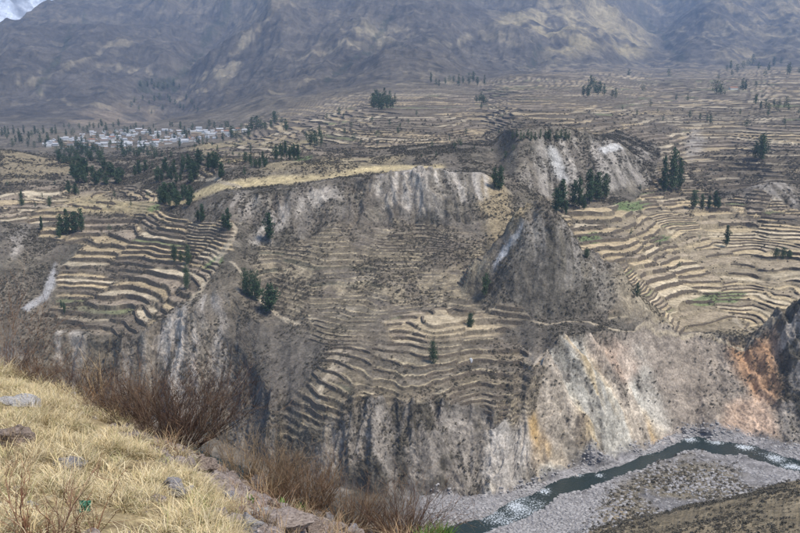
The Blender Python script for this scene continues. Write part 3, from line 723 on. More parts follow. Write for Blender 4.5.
# ------------------------------------------------------------------ scatter by geometry nodes (for what nobody could count)
def scatter(name, pts, scl, rot, protos, label, cat):
    """pts Nx3, scl N, rot N (about z); protos = meshes picked at random"""
    root = None
    groups = np.random.RandomState(3).randint(0, len(protos), len(pts))
    me = bpy.data.meshes.new(name)
    me.vertices.add(len(pts)); me.vertices.foreach_set('co', np.ascontiguousarray(pts, np.float32).ravel())
    for nm, arr in (('scl', scl), ('rot', rot), ('pick', groups.astype(np.float32))):
        at = me.attributes.new(nm, 'FLOAT', 'POINT'); at.data.foreach_set('value', np.ascontiguousarray(arr, np.float32))
    o = link(name, me, kind='stuff', label=label, category=cat)
    ng = bpy.data.node_groups.new(name + '_nodes', 'GeometryNodeTree')
    ng.interface.new_socket('Geometry', in_out='INPUT', socket_type='NodeSocketGeometry')
    ng.interface.new_socket('Geometry', in_out='OUTPUT', socket_type='NodeSocketGeometry')
    n, l = ng.nodes, ng.links
    gi = n.new('NodeGroupInput'); go = n.new('NodeGroupOutput'); jn = n.new('GeometryNodeJoinGeometry')
    def attr(nm):
        q = n.new('GeometryNodeInputNamedAttribute'); q.data_type = 'FLOAT'; q.inputs['Name'].default_value = nm
        return q.outputs[0]
    for k, pm in enumerate(protos):
        po = bpy.data.objects.new(name + '_piece', pm)
        oi = n.new('GeometryNodeObjectInfo'); oi.inputs['Object'].default_value = po; oi.inputs['As Instance'].default_value = True
        cp = n.new('FunctionNodeCompare'); cp.data_type = 'FLOAT'; cp.operation = 'EQUAL'
        l.new(attr('pick'), cp.inputs[0]); cp.inputs[1].default_value = k; cp.inputs['Epsilon'].default_value = .1
        ip = n.new('GeometryNodeInstanceOnPoints')
        m2p = n.new('GeometryNodeMeshToPoints'); l.new(gi.outputs[0], m2p.inputs['Mesh'])
        l.new(m2p.outputs[0], ip.inputs['Points']); l.new(cp.outputs[0], ip.inputs['Selection']); l.new(oi.outputs['Geometry'], ip.inputs['Instance'])
        cx = n.new('ShaderNodeCombineXYZ'); l.new(attr('rot'), cx.inputs[2])
        l.new(cx.outputs[0], ip.inputs['Rotation'])
        l.new(attr('scl'), ip.inputs['Scale'])
        l.new(ip.outputs[0], jn.inputs[0])
    l.new(jn.outputs[0], go.inputs[0])
    md = o.modifiers.new('scatter', 'NODES'); md.node_group = ng
    return o

def leaf_material(name, cols, trans=.25, attr=None):
    m, n, l, b = nt(name)
    oi = N(n, 'ShaderNodeObjectInfo'); ge = N(n, 'ShaderNodeNewGeometry')
    ad = N(n, 'ShaderNodeMath', operation='MULTIPLY_ADD'); ad.inputs[1].default_value = .55
    l.new(ge.outputs['Random Per Island'], ad.inputs[0])
    mu = N(n, 'ShaderNodeMath', operation='MULTIPLY'); mu.inputs[1].default_value = .45
    l.new(oi.outputs['Random'], mu.inputs[0]); l.new(mu.outputs[0], ad.inputs[2])
    cr = N(n, 'ShaderNodeValToRGB')
    while len(cr.color_ramp.elements) < len(cols): cr.color_ramp.elements.new(.5)
    for i_, c_ in enumerate(cols):
        cr.color_ramp.elements[i_].position = i_ / max(1, len(cols) - 1); cr.color_ramp.elements[i_].color = (*c_, 1)
    l.new(ad.outputs[0], cr.inputs[0]); l.new(cr.outputs[0], b.inputs['Base Color'])
    b.inputs['Roughness'].default_value = .8; b.inputs['Specular IOR Level'].default_value = .15
    return m
def leaf_blob(seed, n, shape, size):
    """a clump of small leaf faces spread through a volume; shape(r)->centre point"""
    r = np.random.RandomState(seed)
    c = np.array([shape(r) for _ in range(n)])
    d1 = r.randn(n, 3); d1 /= np.linalg.norm(d1, axis=1)[:, None]
    d2 = np.cross(d1, r.randn(n, 3)); d2 /= np.linalg.norm(d2, axis=1)[:, None]
    s1 = size * (.6 + .8 * r.rand(n))[:, None]; s2 = s1 * (.35 + .3 * r.rand(n))[:, None]
    V = np.stack([c - d1 * s1, c + d2 * s2, c + d1 * s1, c - d2 * s2], 1).reshape(-1, 3)
    return V, np.arange(n * 4).reshape(-1, 4)
M_SCRUB = leaf_material('scrub_leaves', [(.058, .053, .040), (.088, .078, .057), (.122, .106, .077), (.185, .158, .112)])
def dome(r):
    p = r.randn(3); p /= np.linalg.norm(p); p *= r.rand() ** .4
    return (p[0] * .5, p[1] * .5, abs(p[2]) * .62)
scrub_protos = []
for i_ in range(4):
    V, q = leaf_blob(300 + i_, 26, dome, .19)
    scrub_protos.append(mesh_np('scrub_piece', V, q, M_SCRUB, None, False))
vis = PL.V < PL.env + 2.5
cell = np.abs(np.gradient(X, axis=1) * np.hypot(np.gradient(Y, axis=0), np.gradient(Z, axis=0)))
dens = np.zeros((R, C))
dens += 1.0 * (1 - m_t2 * .9) * (RR > KR[5] + 4) * (1 - bare * .6)
dens *= 1 - .75 * lip * (tz['centre'] + tz['lower'])
dens += m_t2 * (riser * .30 + edge * .22 + .75 * (1 - fresh))
dens *= 1.25 * sstep(.40, .60, fbm(X / 16, Y / 16, 4, 301)) + .08
gray = (rgb.mean(-1)); dens *= np.clip(1.9 - gray * 6.5, .03, 1)
dens += .8 * barpl * sstep(.3, .5, n25) + .5 * nearhill * sstep(.4, .6, n25)
dens *= vis * (RR < KR[15]) * (RR > KR[1] - 8) * (1 - chan) * (UU > -60) * (UU < 860)
dens *= 1 - sstep(500, 1000, Y) * .9
dens *= 1 - m_plain * m_t2 * (1 - riser * .4) * .93
wgt = (dens * cell).ravel()
NS = int(min(wgt.sum(), 420000)); print('scrub', wgt.sum(), NS)
rs = np.random.RandomState(11)
def jitter(Pg, pick, r_):
    Rn, Cn = Pg.shape[:2]
    i_, j_ = pick // Cn, pick % Cn
    i1 = np.minimum(i_ + 1, Rn - 1); j1 = np.minimum(j_ + 1, Cn - 1)
    fa, fb = r_.rand(len(pick), 1), r_.rand(len(pick), 1)
    return (Pg[i_, j_] * (1 - fa) + Pg[i1, j_] * fa) * (1 - fb) + (Pg[i_, j1] * (1 - fa) + Pg[i1, j1] * fa) * fb
pick = rs.choice(R * C, NS, p=wgt / wgt.sum())
pos = jitter(P3, pick, rs) + np.column_stack([rs.uniform(-.3, .3, (NS, 2)), np.full(NS, -.12)])
scl = (.42 + 1.35 * rs.rand(NS) ** 3.2) * (1 + sstep(450, 900, pos[:, 1]) * .9)
scatter('scrub', pos, scl, rs.rand(NS) * 6.28, scrub_protos, 'low grey-brown scrub covering the canyon slopes', 'scrub')
# river stones
def rock_mesh(name, seed, mat, squash=.65, sub=2, rough=.35):
    from mathutils import noise as mn_
    bm = bmesh.new(); bmesh.ops.create_icosphere(bm, subdivisions=sub, radius=1)
    r = random.Random(seed)
    pl = [(Vector((r.uniform(-1, 1), r.uniform(-1, 1), r.uniform(-.6, 1))).normalized(), r.uniform(.42, .8)) for _ in range(13)]
    ofs = Vector((seed * 1.7, seed * .3, 0))
    for v in bm.verts:
        c_ = v.co.copy()
        for nn, dd in pl:
            q = c_.dot(nn)
            if q > dd: c_ -= nn * (q - dd) * .97
        k = 1 + rough * (.28 * mn_.noise(c_ * 2.2 + ofs) + .16 * mn_.noise(c_ * 5 + ofs) + .10 * mn_.noise(c_ * 11 + ofs))
        c_ *= k * 1.25; v.co = Vector((c_.x, c_.y, c_.z * squash))
    me = bpy.data.meshes.new(name); bm.to_mesh(me); bm.free()
    me.materials.append(mat)
    return me
M_RIVST = leaf_material('river_stone', [(.12, .115, .115), (.21, .20, .20), (.29, .275, .265), (.42, .40, .38)])
st_pro = [rock_mesh('river_stone_piece', 400 + k, M_RIVST, .6, 1) for k in range(3)]
dens = m_river * (1 - chan * .90) * (.25 + sstep(.4, .6, n25)) * (1 - barpl * .5) * vis * (UU > 420) * (UU < 860)
wgt = (dens * cell).ravel(); NSt = 26000
pick = rs.choice(R * C, NSt, p=wgt / wgt.sum())
pos = jitter(P3, pick, rs)
scatter('river_stones', pos, .16 + .85 * rs.rand(NSt) ** 5, rs.rand(NSt) * 6.28, st_pro, 'pale grey stones and gravel along the river', 'stones')
def ground(u, v):
    q = PL.rc(u, v)
    return Vector(P3[q]), q
M_BOULD = stone_material('boulder_stone', (.26, .235, .22), (.52, .47, .43), .6, .95)
for k, (u, v, px, lab) in enumerate([(578, 478, 5, 'white boulder standing in the river'), (592, 487, 4, 'pale flat boulder on the river edge'), (672, 441, 8, 'large pinkish boulder at the river bend'), (664, 444, 6, 'pinkish boulder beside the river bend'),
                                     (684, 438, 4, 'small grey boulder in the rapids at the bend'), (545, 484, 4, 'dark rust boulder under the ochre cliff')]):
    p, q = ground(u, v)
    o = link('boulder', rock_mesh('boulder', 420 + k, M_BOULD, .65, 3), label=lab, category='boulder')
    sz = px * p.y / F * .6
    o.location = p + Vector((0, 0, sz * .2)); o.scale = (sz, sz * .8, sz); o.rotation_euler = (0, 0, k * 1.3)

p, q = ground(472, 362)
o = link('white_stone', rock_mesh('white_stone', 431, stone_material('white_lime', (.62, .61, .59), (.75, .74, .72), 2), 1.6, 2), label='small upright white stone on the spur above the river cliff', category='stone')
o.location = p + Vector((0, 0, .7)); o.scale = (.75, .6, .9)
# ------------------------------------------------------------------ trees
M_LEAF = leaf_material('eucalyptus_leaves', [(.020, .042, .022), (.038, .068, .034), (.066, .100, .050), (.115, .14, .075)])
M_BARK = stone_material('bark', (.07, .055, .045), (.16, .13, .105), 3)
def tube(path, radii, sides=6):
    V, Fq = [], []
    for i_, (p, r) in enumerate(zip(path, radii)):
        p = Vector(p)
        t = (Vector(path[min(i_ + 1, len(path) - 1)]) - Vector(path[max(i_ - 1, 0)])).normalized()
        a_ = t.orthogonal().normalized(); b_ = t.cross(a_)
        for k in range(sides):
            an = 2 * math.pi * k / sides
            V.append(p + (a_ * math.cos(an) + b_ * math.sin(an)) * r)
    for i_ in range(len(path) - 1):
        for k in range(sides):
            Fq.append((i_ * sides + k, i_ * sides + (k + 1) % sides, (i_ + 1) * sides + (k + 1) % sides, (i_ + 1) * sides + k))
    return V, Fq
def tree_meshes(seed, kind, dense):
    r = random.Random(seed)
    V, Fq = tube([(0, 0, -.04), (r.uniform(-.01, .01), 0, .3), (r.uniform(-.02, .02), r.uniform(-.02, .02), .62), (r.uniform(-.03, .03), 0, .93)], [.022, .017, .011, .004], 5)
    clumps = []
    nlimb = 9
    for k in range(nlimb):
        h = .16 + .78 * k / (nlimb - 1) + r.uniform(-.04, .04)
        an = k * 2.4 + r.uniform(-.5, .5)
        if kind == 'tall': rad = (.20 * math.sin(math.pi * min(1, (h + .1) / 1.1)) ** .7) * r.uniform(.6, 1.15)
        elif kind == 'round': rad = .36 * math.sin(math.pi * min(.97, (h + .02))) ** .6 * r.uniform(.75, 1.1)
        else: rad = .24 * (1.05 - h) * r.uniform(.8, 1.2) + .02
        tip = (math.cos(an) * rad * .8, math.sin(an) * rad * .8, min(h + .09, .96))
        V2, F2 = tube([(0, 0, h - .05), (tip[0] * .5, tip[1] * .5, h + .03), tip], [.008, .005, .002], 4)
        Fq += [tuple(x + len(V) for x in f) for f in F2]; V += V2
        clumps.append((*tip, rad * .62 + .045)); clumps.append((tip[0] * .3, tip[1] * .3, h, rad * .55 + .05))
        if kind != 'tall': clumps.append((-tip[0] * .6, -tip[1] * .6, h - .02, rad * .5 + .05))
    trunk = mesh_np('trunk', np.array([tuple(v) for v in V]), np.array(Fq), M_BARK)
    vol = np.array([c_[3] ** 2 for c_ in clumps]); vol /= vol.sum()
    def shp(q):
        c_ = clumps[q.choice(len(clumps), p=vol)]
        p = q.randn(3); p /= np.linalg.norm(p); p *= c_[3] * q.rand() ** .35
        return (c_[0] + p[0], c_[1] + p[1], max(.05, c_[2] + p[2] * .8))
    V, q = leaf_blob(seed, dense, shp, .030 if dense > 900 else .042)
    crown = mesh_np('crown', V, q, M_LEAF, None, False)
    return trunk, crown
PRO = {'tall': [tree_meshes(500 + k, 'tall', 1500) for k in range(4)], 'round': [tree_meshes(520 + k, 'round', 2000) for k in range(3)], 'cone': [tree_meshes(540 + k, 'cone', 1300) for k in range(3)],
       'far': [tree_meshes(560 + k, ('tall', 'round', 'tall', 'cone')[k], 380) for k in range(4)]}
tr = random.Random(5)
TREES = []
def tree(*a_): TREES.append(a_)
def plant_tree(u, v, hpx, kind, label, group, wide=1.0):
    p, q = ground(u, v)
    h = hpx * p.y / F / math.cos(PITCH)
    tm, cm = PRO[kind][tr.randrange(len(PRO[kind]))]
    o = link('eucalyptus_tree', None, label=label, category='tree', group=group)
    o.location = p - Vector((0, 0, .3)); w = h * wide * tr.uniform(.52, .85)
    o.scale = (w, w, h); o.rotation_euler = (0, 0, tr.uniform(0, 6.28)); o.empty_display_size = .1
    link('trunk', tm, o); link('crown', cm, o)
def grove(spots, kind, label, group, wide=1.0):
    for (u, v, h) in spots: tree(u, v, h, kind, label, group, wide)
def cluster(u0, u1, v0, v1, n, h0, h1, kind, label, group, wide=1.0):
    for k in range(n):
        f_ = (k + tr.uniform(.1, .9)) / n
        tree(u0 + (u1 - u0) * f_, tr.uniform(v0, v1), tr.uniform(h0, h1), kind, label, group, wide)
grove([(664, 194, 37), (672, 193, 43), (680, 192, 34)], 'tall', 'tall dark eucalyptus in the trio right of the white scree hill', 'trio of tall eucalyptus', .85)
grove([(694, 209, 19), (702, 210, 15), (709, 210, 14), (716, 209, 17), (719, 211, 12)], 'tall', 'short dark eucalyptus in the row before the rocky knoll', 'eucalyptus row by the knoll', 1.2)
grove([(557, 213, 24), (562, 212, 33), (575, 208, 28), (580, 208, 30), (590, 204, 34), (597, 202, 30), (605, 200, 26), (584, 210, 16), (566, 215, 14)], 'tall', 'dark eucalyptus in the grove at the foot of the white scree hill', 'grove below the scree hill', 1.1)
grove([(495, 190, 22), (500, 190, 24)], 'tall', 'dark eucalyptus where the golden mesa ends', 'eucalyptus pair at the mesa end', 1.0)
grove([(486, 299, 25)], 'tall', 'lone eucalyptus in the gully left of the rocky pinnacle', 'lone trees of the centre slope', .8)
grove([(433, 364, 25)], 'round', 'lone bushy dark tree on the spur above the river cliff', 'lone trees of the centre slope', .8)
grove([(471, 327, 15)], 'round', 'small green tree on the pale bench of fields', 'lone trees of the centre slope', 1.0)
grove([(270, 241, 29)], 'tall', 'tall slender eucalyptus on the scarp below the golden mesa', 'lone trees of the centre slope', 1.0)
grove([(246, 296, 28), (253, 299, 30), (258, 301, 24)], 'round', 'bushy dark tree in the clump below the mesa path', 'clump below the mesa path', .8)
grove([(271, 314, 31)], 'tall', 'dense dark tree beside the clump below the mesa path', 'clump below the mesa path', 1.5)
grove([(175, 262, 18), (188, 264, 20), (187, 290, 26), (181, 262, 12)], 'round', 'dark tree among the stepped fields of the left amphitheatre', 'trees in the amphitheatre', .75)
grove([(229, 231, 23), (224, 228, 14)], 'tall', 'dark tree on the amphitheatre rim under the mesa', 'trees on the amphitheatre rim', 1.3)
grove([(203, 222, 18), (199, 222, 12)], 'tall', 'faint grey-green tree on the dark slope above the amphitheatre', 'trees on the amphitheatre rim', 1.2)
grove([(62, 235, 20), (68, 235, 26), (75, 234, 22), (82, 232, 24), (42, 230, 14), (60, 238, 12)], 'tall', 'dark eucalyptus in the clump above the left amphitheatre', 'clump above the amphitheatre', 1.2)
grove([(22, 206, 15)], 'cone', 'lone pointed tree on the tan bench below the village hill', 'lone trees of the bench')
grove([(50, 207, 11)], 'round', 'lone rounded tree on the tan bench below the village hill', 'lone trees of the bench', .8)
grove([(65, 314, 12), (62, 308, 9), (110, 232, 8)], 'tall', 'small dark tree by the pale field plots at the cliff edge', 'trees by the pale plots')
cluster(160, 192, 197, 208, 12, 13, 20, 'tall', 'dark eucalyptus in the dense grove at the mesa shoulder', 'grove at the mesa shoulder', 1.3)
cluster(158, 200, 168, 184, 16, 10, 19, 'tall', 'eucalyptus in the belt behind the mesa shoulder', 'belt behind the mesa shoulder', 1.2)
cluster(210, 224, 165, 178, 6, 12, 18, 'tall', 'eucalyptus in the thicket beside the dirt road bend', 'thicket by the road bend', 1.4)
cluster(245, 268, 160, 169, 7, 8, 12, 'round', 'low bushy tree above the golden mesa', 'bushes above the mesa', 1.0)
cluster(275, 300, 152, 161, 8, 9, 16, 'tall', 'eucalyptus in the thin grove above the golden mesa', 'thin grove above the mesa', 1.1)
cluster(308, 324, 138, 147, 6, 9, 16, 'far', 'eucalyptus in the clump on the plain above the mesa', 'clump on the plain', 1.2)
cluster(372, 396, 102, 112, 14, 10, 16, 'far', 'eucalyptus in the dense far grove on the plain', 'dense far grove', 1.3)
cluster(512, 572, 138, 142, 16, 8, 12, 'far', 'eucalyptus in the long dark row on the scree hill crest', 'row on the scree hill crest', 1.1)
cluster(583, 605, 86, 98, 9, 9, 14, 'far', 'eucalyptus in the far clump on the brown terraces', 'far clump on the brown terraces', 1.1)
grove([(616, 99, 10), (613, 98, 8)], 'far', 'small dark tree beside the far clump on the brown terraces', 'far clump on the brown terraces', 1.2)
grove([(717, 95, 14), (721, 95, 10), (742, 91, 12), (746, 91, 10)], 'far', 'dark tree beside the bright straw plot under the right valley', 'trees by the bright plot', 1.4)
grove([(762, 160, 25)], 'round', 'large round dark tree on the brown steps', 'trees on the brown steps', 1.0)
grove([(756, 158, 16)], 'round', 'smaller round dark tree on the brown steps', 'trees on the brown steps', 1.0)
cluster(755, 790, 104, 113, 8, 6, 11, 'far', 'dim tree scattered on the far terraces', 'trees on the far terraces', 1.3)
cluster(722, 800, 64, 78, 14, 6, 11, 'far', 'dim tree along the foot of the right mountain', 'trees at the right mountain foot', 1.2)
cluster(428, 486, 82, 88, 12, 6, 12, 'far', 'small tree on the upper plain edge', 'trees on the upper plain edge', 1.0)
cluster(476, 488, 98, 107, 5, 7, 10, 'far', 'dark tree in the small grove under the mountain bench', 'grove under the bench', 1.3)
cluster(265, 290, 122, 136, 7, 7, 13, 'far', 'dark tree at the edge of the village plain', 'trees at the village plain edge', 1.2)
grove([(378, 138, 7), (455, 149, 7), (461, 147, 8), (400, 128, 5), (345, 135, 6), (352, 128, 6)], 'far', 'small lone tree among the striped fields of the plain', 'lone trees of the plain', 1.2)
cluster(57, 104, 150, 165, 55, 7, 10, 'far', 'dark tree in the dense wood below the village', 'wood below the village', 1.5)
cluster(72, 88, 172, 184, 10, 11, 18, 'tall', 'dark tree in the thicket below the village wood', 'thicket below the village wood', 1.5)
cluster(92, 124, 172, 187, 12, 10, 17, 'tall', 'dark tree on the slope between village and mesa', 'trees between village and mesa', 1.4)
grove([(70, 194, 13), (76, 195, 12), (140, 174, 14), (146, 172, 12), (136, 176, 11)], 'tall', 'eucalyptus standing alone below the village hill', 'trees below the village hill', 1.3)
cluster(118, 158, 150, 159, 18, 7, 11, 'far', 'tree in the belt along the village edge', 'belt along the village edge', 1.2)
cluster(2, 60, 133, 149, 26, 6, 11, 'far', 'tree behind the village hill', 'trees behind the village hill', 1.1)
cluster(60, 250, 127, 149, 90, 4, 9, 'far', 'small dark tree between the village houses', 'trees between the village houses', 1.2)
grove([(232, 139, 13), (237, 139, 10), (252, 131, 13), (257, 130, 14), (261, 130, 10), (249, 135, 10)], 'far', 'tall dark tree at the right end of the village', 'trees at the village end', 1.4)
cluster(150, 300, 150, 178, 26, 5, 10, 'far', 'small scattered tree on the grassy rise behind the mesa', 'scattered trees behind the mesa', 1.0)
cluster(300, 520, 110, 160, 26, 4, 8, 'far', 'small dark tree dotted over the striped plain', 'trees dotted over the plain', 1.1)
cluster(620, 800, 76, 130, 26, 4, 9, 'far', 'small dark tree dotted over the far brown terraces', 'trees dotted over the far terraces', 1.2)
cluster(5, 150, 172, 215, 12, 4, 8, 'far', 'small tree dotted over the tan bench', 'trees dotted over the bench', 1.1)
cluster(140, 180, 86, 92, 9, 5, 8, 'far', 'dim tree in the ravine mouth', 'trees in the ravine mouth', 1.3)
cluster(130, 200, 100, 116, 18, 4, 8, 'far', 'dim tree on the slope above the village', 'trees above the village', 1.1)
grove([(727, 247, 22)], 'tall', 'dark tree on the rocky step among the straw fields', 'trees among the straw fields', 1.1)
grove([(636, 297, 15)], 'round', 'small dark tree on the terraces behind the pinnacle', 'trees among the straw fields', .9)
grove([(631, 235, 7), (660, 247, 6), (680, 268, 7), (776, 258, 11), (784, 259, 12), (790, 259, 9), (641, 190, 6), (700, 240, 5), (585, 258, 10)], 'round', 'low rounded bush among the straw fields', 'bushes among the straw fields', 1.4)
TREES = [t_ + (1.0,) if len(t_) == 6 else t_ for t_ in TREES]
TREES.sort(key=lambda t_: -t_[2])
for t_ in TREES[:295]: plant_tree(*t_)
fp = []
for t_ in TREES[295:]:
    p, q = ground(t_[0], t_[1]); fp.append((*p, t_[2] * p.y / F))
fp = np.array(fp)
fpm = []
for k in range(3):
    tm_, cm_ = tree_meshes(580 + k, ('tall', 'round', 'tall')[k], 300)
    fpm.append(cm_)
scatter('distant_trees', fp[:, :3], fp[:, 3], np.random.RandomState(8).rand(len(fp)) * 6.28, fpm, 'small dark distant trees around the village and far slopes', 'trees')
print('trees', len(TREES), time.time() - T0)

# ------------------------------------------------------------------ village
def plain_material(name, c1, c2, sc_=1.5, rough=.8):
    return stone_material(name, c1, c2, sc_, rough)
WALLM = {'white': plain_material('whitewash', (.44, .42, .38), (.64, .62, .58)), 'adobe': plain_material('adobe', (.30, .22, .15), (.42, .32, .23)), 'grey': plain_material('grey_plaster', (.45, .45, .45), (.56, .56, .56))}
ROOFM = {'tin': plain_material('tin_roof', (.34, .34, .34), (.55, .55, .55), 1, .5), 'rust': plain_material('rust_roof', (.25, .13, .08), (.36, .2, .13)), 'thatch': plain_material('thatch_roof', (.22, .18, .13), (.33, .28, .2)), 'brown': plain_material('brown_roof', (.16, .12, .1), (.26, .2, .16))}
def box_np(x0, x1, y0, y1, z0, z1):
    V = np.array([(x, y, z) for z in (z0, z1) for (x, y) in ((x0, y0), (x1, y0), (x1, y1), (x0, y1))], float)
    return V, np.array([(3, 2, 1, 0), (4, 5, 6, 7), (0, 1, 5, 4), (1, 2, 6, 5), (2, 3, 7, 6), (3, 0, 4, 7)])
def house_parts(wm, rm, L, W, H, rh):
    bm = bmesh.new()
    x, y = L / 2, W / 2
    v = [bm.verts.new(p) for p in ((-x, -y, -1.5), (x, -y, -1.5), (x, y, -1.5), (-x, y, -1.5), (-x, -y, H), (x, -y, H), (x, y, H), (-x, y, H), (-x, 0, H + rh), (x, 0, H + rh))]
    for f in ((0, 1, 5, 4), (2, 3, 7, 6), (1, 2, 6, 9, 5), (3, 0, 4, 8, 7)): bm.faces.new([v[i_] for i_ in f])
    me = bpy.data.meshes.new('wall'); bm.to_mesh(me); bm.free(); me.materials.append(wm)
    bm = bmesh.new(); e = .45
    for sgn in (-1, 1):
        a_ = [(-x - e, 0, H + rh + .05), (x + e, 0, H + rh + .05), (x + e, sgn * (y + e), H - e * rh / y + .05), (-x - e, sgn * (y + e), H - e * rh / y + .05)]
        lo = [bm.verts.new(p) for p in a_]; hi = [bm.verts.new((p[0], p[1], p[2] + .2)) for p in a_]
        bm.faces.new(lo); bm.faces.new(hi[::-1])
        for k in range(4): bm.faces.new((lo[k], hi[k], hi[(k + 1) % 4], lo[(k + 1) % 4]))
    bmesh.ops.recalc_face_normals(bm, faces=bm.faces)
    mr = bpy.data.meshes.new('roof'); bm.to_mesh(mr); bm.free(); mr.materials.append(rm)
    bm = bmesh.new()
    for (cx, w, z0, z1) in ((-L * .3, .55, 1.0, 2.0), (L * .3, .55, 1.0, 2.0), (0, .5, -.2, 2.1)):
        vv = [bm.verts.new(p) for p in ((cx - w, -y - .04, z0), (cx + w, -y - .04, z0), (cx + w, -y - .04, z1), (cx - w, -y - .04, z1))]
        bm.faces.new(vv)
    mo = bpy.data.meshes.new('openings'); bm.to_mesh(mo); bm.free(); mo.materials.append(WALLM['dark'])
    return me, mr, mo
WALLM['dark'] = plain_material('dark_wood', (.03, .025, .02), (.06, .05, .04))
kinds = [('white', 'tin'), ('white', 'tin'), ('grey', 'tin'), ('adobe', 'tin'), ('white', 'rust'), ('adobe', 'thatch'), ('white', 'brown')]
HP = [[house_parts(WALLM[a_], ROOFM[b_], L, W, H, rh) for (L, W, H, rh) in ((9, 6, 3.0, 1.5), (14, 6.5, 3.4, 1.8), (11, 8, 5.4, 1.6))] for a_, b_ in kinds]
hl = {0: 'whitewashed village house with pale tin roof', 2: 'grey plastered village house with pale tin roof', 3: 'brown adobe village house with pale tin roof', 4: 'whitewashed village house with rust red roof', 5: 'brown adobe village house with thatched roof', 6: 'whitewashed village house with brown roof'}
hr = random.Random(9)
def village_band(u):
    return np.interp(u, [35, 60, 90, 120, 150, 180, 210, 250], [144, 140, 134, 131, 131, 130, 131, 130]), np.interp(u, [35, 60, 90, 120, 150, 180, 210, 250], [148, 149, 151, 151, 149, 144, 140, 134])
used = []
tries = 0
while len(used) < 175 and tries < 6000:
    tries += 1
    u = 40 + 205 * hr.betavariate(1.6, 1.5); v0, v1 = village_band(u); v = hr.uniform(v0, v1)
    p, q = ground(u, v)
    if any((p.x - a_.x) ** 2 + (p.y - a_.y) ** 2 < 11.5 ** 2 for a_ in used): continue
    used.append(p)
    k = hr.choices(range(len(kinds)), [4, 4, 4, 4, 2.2, 2.5, 2])[0]
    me, mr, mo = HP[k][hr.randrange(3)]
    o = link('village_house', None, label=hl[0 if k == 1 else k], category='house', group='houses of the far village')
    o.location = p; o.rotation_euler = (0, 0, hr.choice((0, 0, 1.57)) + hr.uniform(-.25, .25) + .2)
    sc_ = hr.uniform(.52, .85); o.scale = (sc_, sc_, sc_)
    link('wall', me, o); link('roof', mr, o)
# the farm house on the right plain
for (u, v, lab, k) in ((733, 90, 'rust roofed farm house under the right valley', 4),):
    p, q = ground(u, v); me, mr, mo = HP[k][1]
    o = link('farm_house', None, label=lab, category='house'); o.location = p; o.rotation_euler = (0, 0, .15)
    link('wall', me, o); link('roof', mr, o)
print('village', time.time() - T0)
# ------------------------------------------------------------------ foreground hillside (where the photographer stands)
FS = {-140: [(720, 1.8), (533, 3.4), (450, 5.0), (350, 8.4)], 0: [(720, 1.8), (533, 3.4), (450, 5.0), (364, 8.0)], 60: [(720, 1.8), (533, 3.5), (460, 5.0), (388, 7.7)], 100: [(720, 1.8), (533, 3.6), (470, 5.0), (406, 7.4)],
      165: [(720, 1.9), (533, 3.8), (490, 4.9), (438, 6.9)], 230: [(720, 1.9), (540, 3.9), (507, 4.9), (474, 6.5)], 300: [(730, 2.0), (565, 3.8), (533, 4.7), (506, 6.2)], 350: [(740, 2.1), (590, 3.6), (555, 4.6), (524, 6.1)],
      420: [(760, 2.1), (610, 3.6), (575, 4.6), (545, 6.0)], 520: [(800, 2.0), (650, 3.4), (610, 4.6), (575, 6.0)], 720: [(860, 1.9), (720, 3.2), (660, 4.5), (620, 6.0)], 960: [(900, 1.9), (760, 3.0), (700, 4.4), (650, 6.0)]}
fu = np.array(sorted(FS), float)
fctrl = []
for u in fu:
    row = []
    for (v, y) in FS[int(u)]: row.append((y, -t_of(v) * y))
    y, z = row[-1]
    row += [(y + .9, z - .75), (y + 5, z - 7.0), (118, -101)]
    row = [(-3, row[0][1] + .9)] + row
    fctrl.append(row)
fctrl = np.array(fctrl)
FU = np.linspace(-130, 900, 330)
FA = np.stack([pchip(fu, fctrl[:, :, j], FU) for j in range(2)], -1)
FN = [14, 60, 70, 90, 24, 16, 10]
FKR = np.concatenate([[0], np.cumsum(FN)]); FR = FKR[-1] + 1; FC = len(FU)
fY = np.zeros((FR, FC)); fZ = np.zeros((FR, FC))
for k in range(7):
    f = np.linspace(0, 1, FN[k] + 1)[:, None]; sl = slice(FKR[k], FKR[k + 1] + 1)
    fY[sl] = FA[:, k, 0] * (1 - f) + FA[:, k + 1, 0] * f; fZ[sl] = FA[:, k, 1] * (1 - f) + FA[:, k + 1, 1] * f
fY = blur_rows(fY, 4); fZ = blur_rows(fZ, 4)
fX = np.maximum(fY, 1.2) * (((FU - 400) / F) / (math.cos(PITCH) - .2 * math.sin(PITCH)))[None, :]
fX = np.where(fY < 1.2, fX * (1 + (1.2 - fY)), fX)
fZ = fZ + CZ
near_k = 1 - sstep(10, 40, fY)
fZ += near_k * ((fbm(fX / .9, fY / .9, 4, 601) - .5) * .22 + (fbm(fX / .16, fY / .16, 3, 603) - .5) * .05) + (1 - near_k) * (fbm(fX / 9, fY / 9, 3, 605) - .5) * 3
fV = np.where(fY < .9, 5000, vproj(np.maximum(fY, .5), fZ)); fenv = np.minimum.accumulate(fV, 0)
fUU = np.broadcast_to(FU[None, :], (FR, FC))
def fground(u, v):
    # columns hold almost constant u; correct for the small drift
    rr_ = 0
    c_ = int(np.clip(np.interp(u, FU, np.arange(FC)), 0, FC - 1))
    for _ in range(4):
        lo = int(np.searchsorted(-fenv[:, c_], -v)); rr_ = min(lo, FKR[4] - 2)
        x, y, z = fX[rr_, c_], fY[rr_, c_], fZ[rr_, c_]
        el = math.cos(PITCH) * y + -math.sin(PITCH) * (z - CZ)
        uu = 400 + F * x / el
        c_ = int(np.clip(c_ + round((u - uu) / (FU[1] - FU[0])), 0, FC - 1))
    return Vector((fX[rr_, c_], fY[rr_, c_], fZ[rr_, c_]))
fel = math.cos(PITCH) * fY - math.sin(PITCH) * (fZ - CZ)
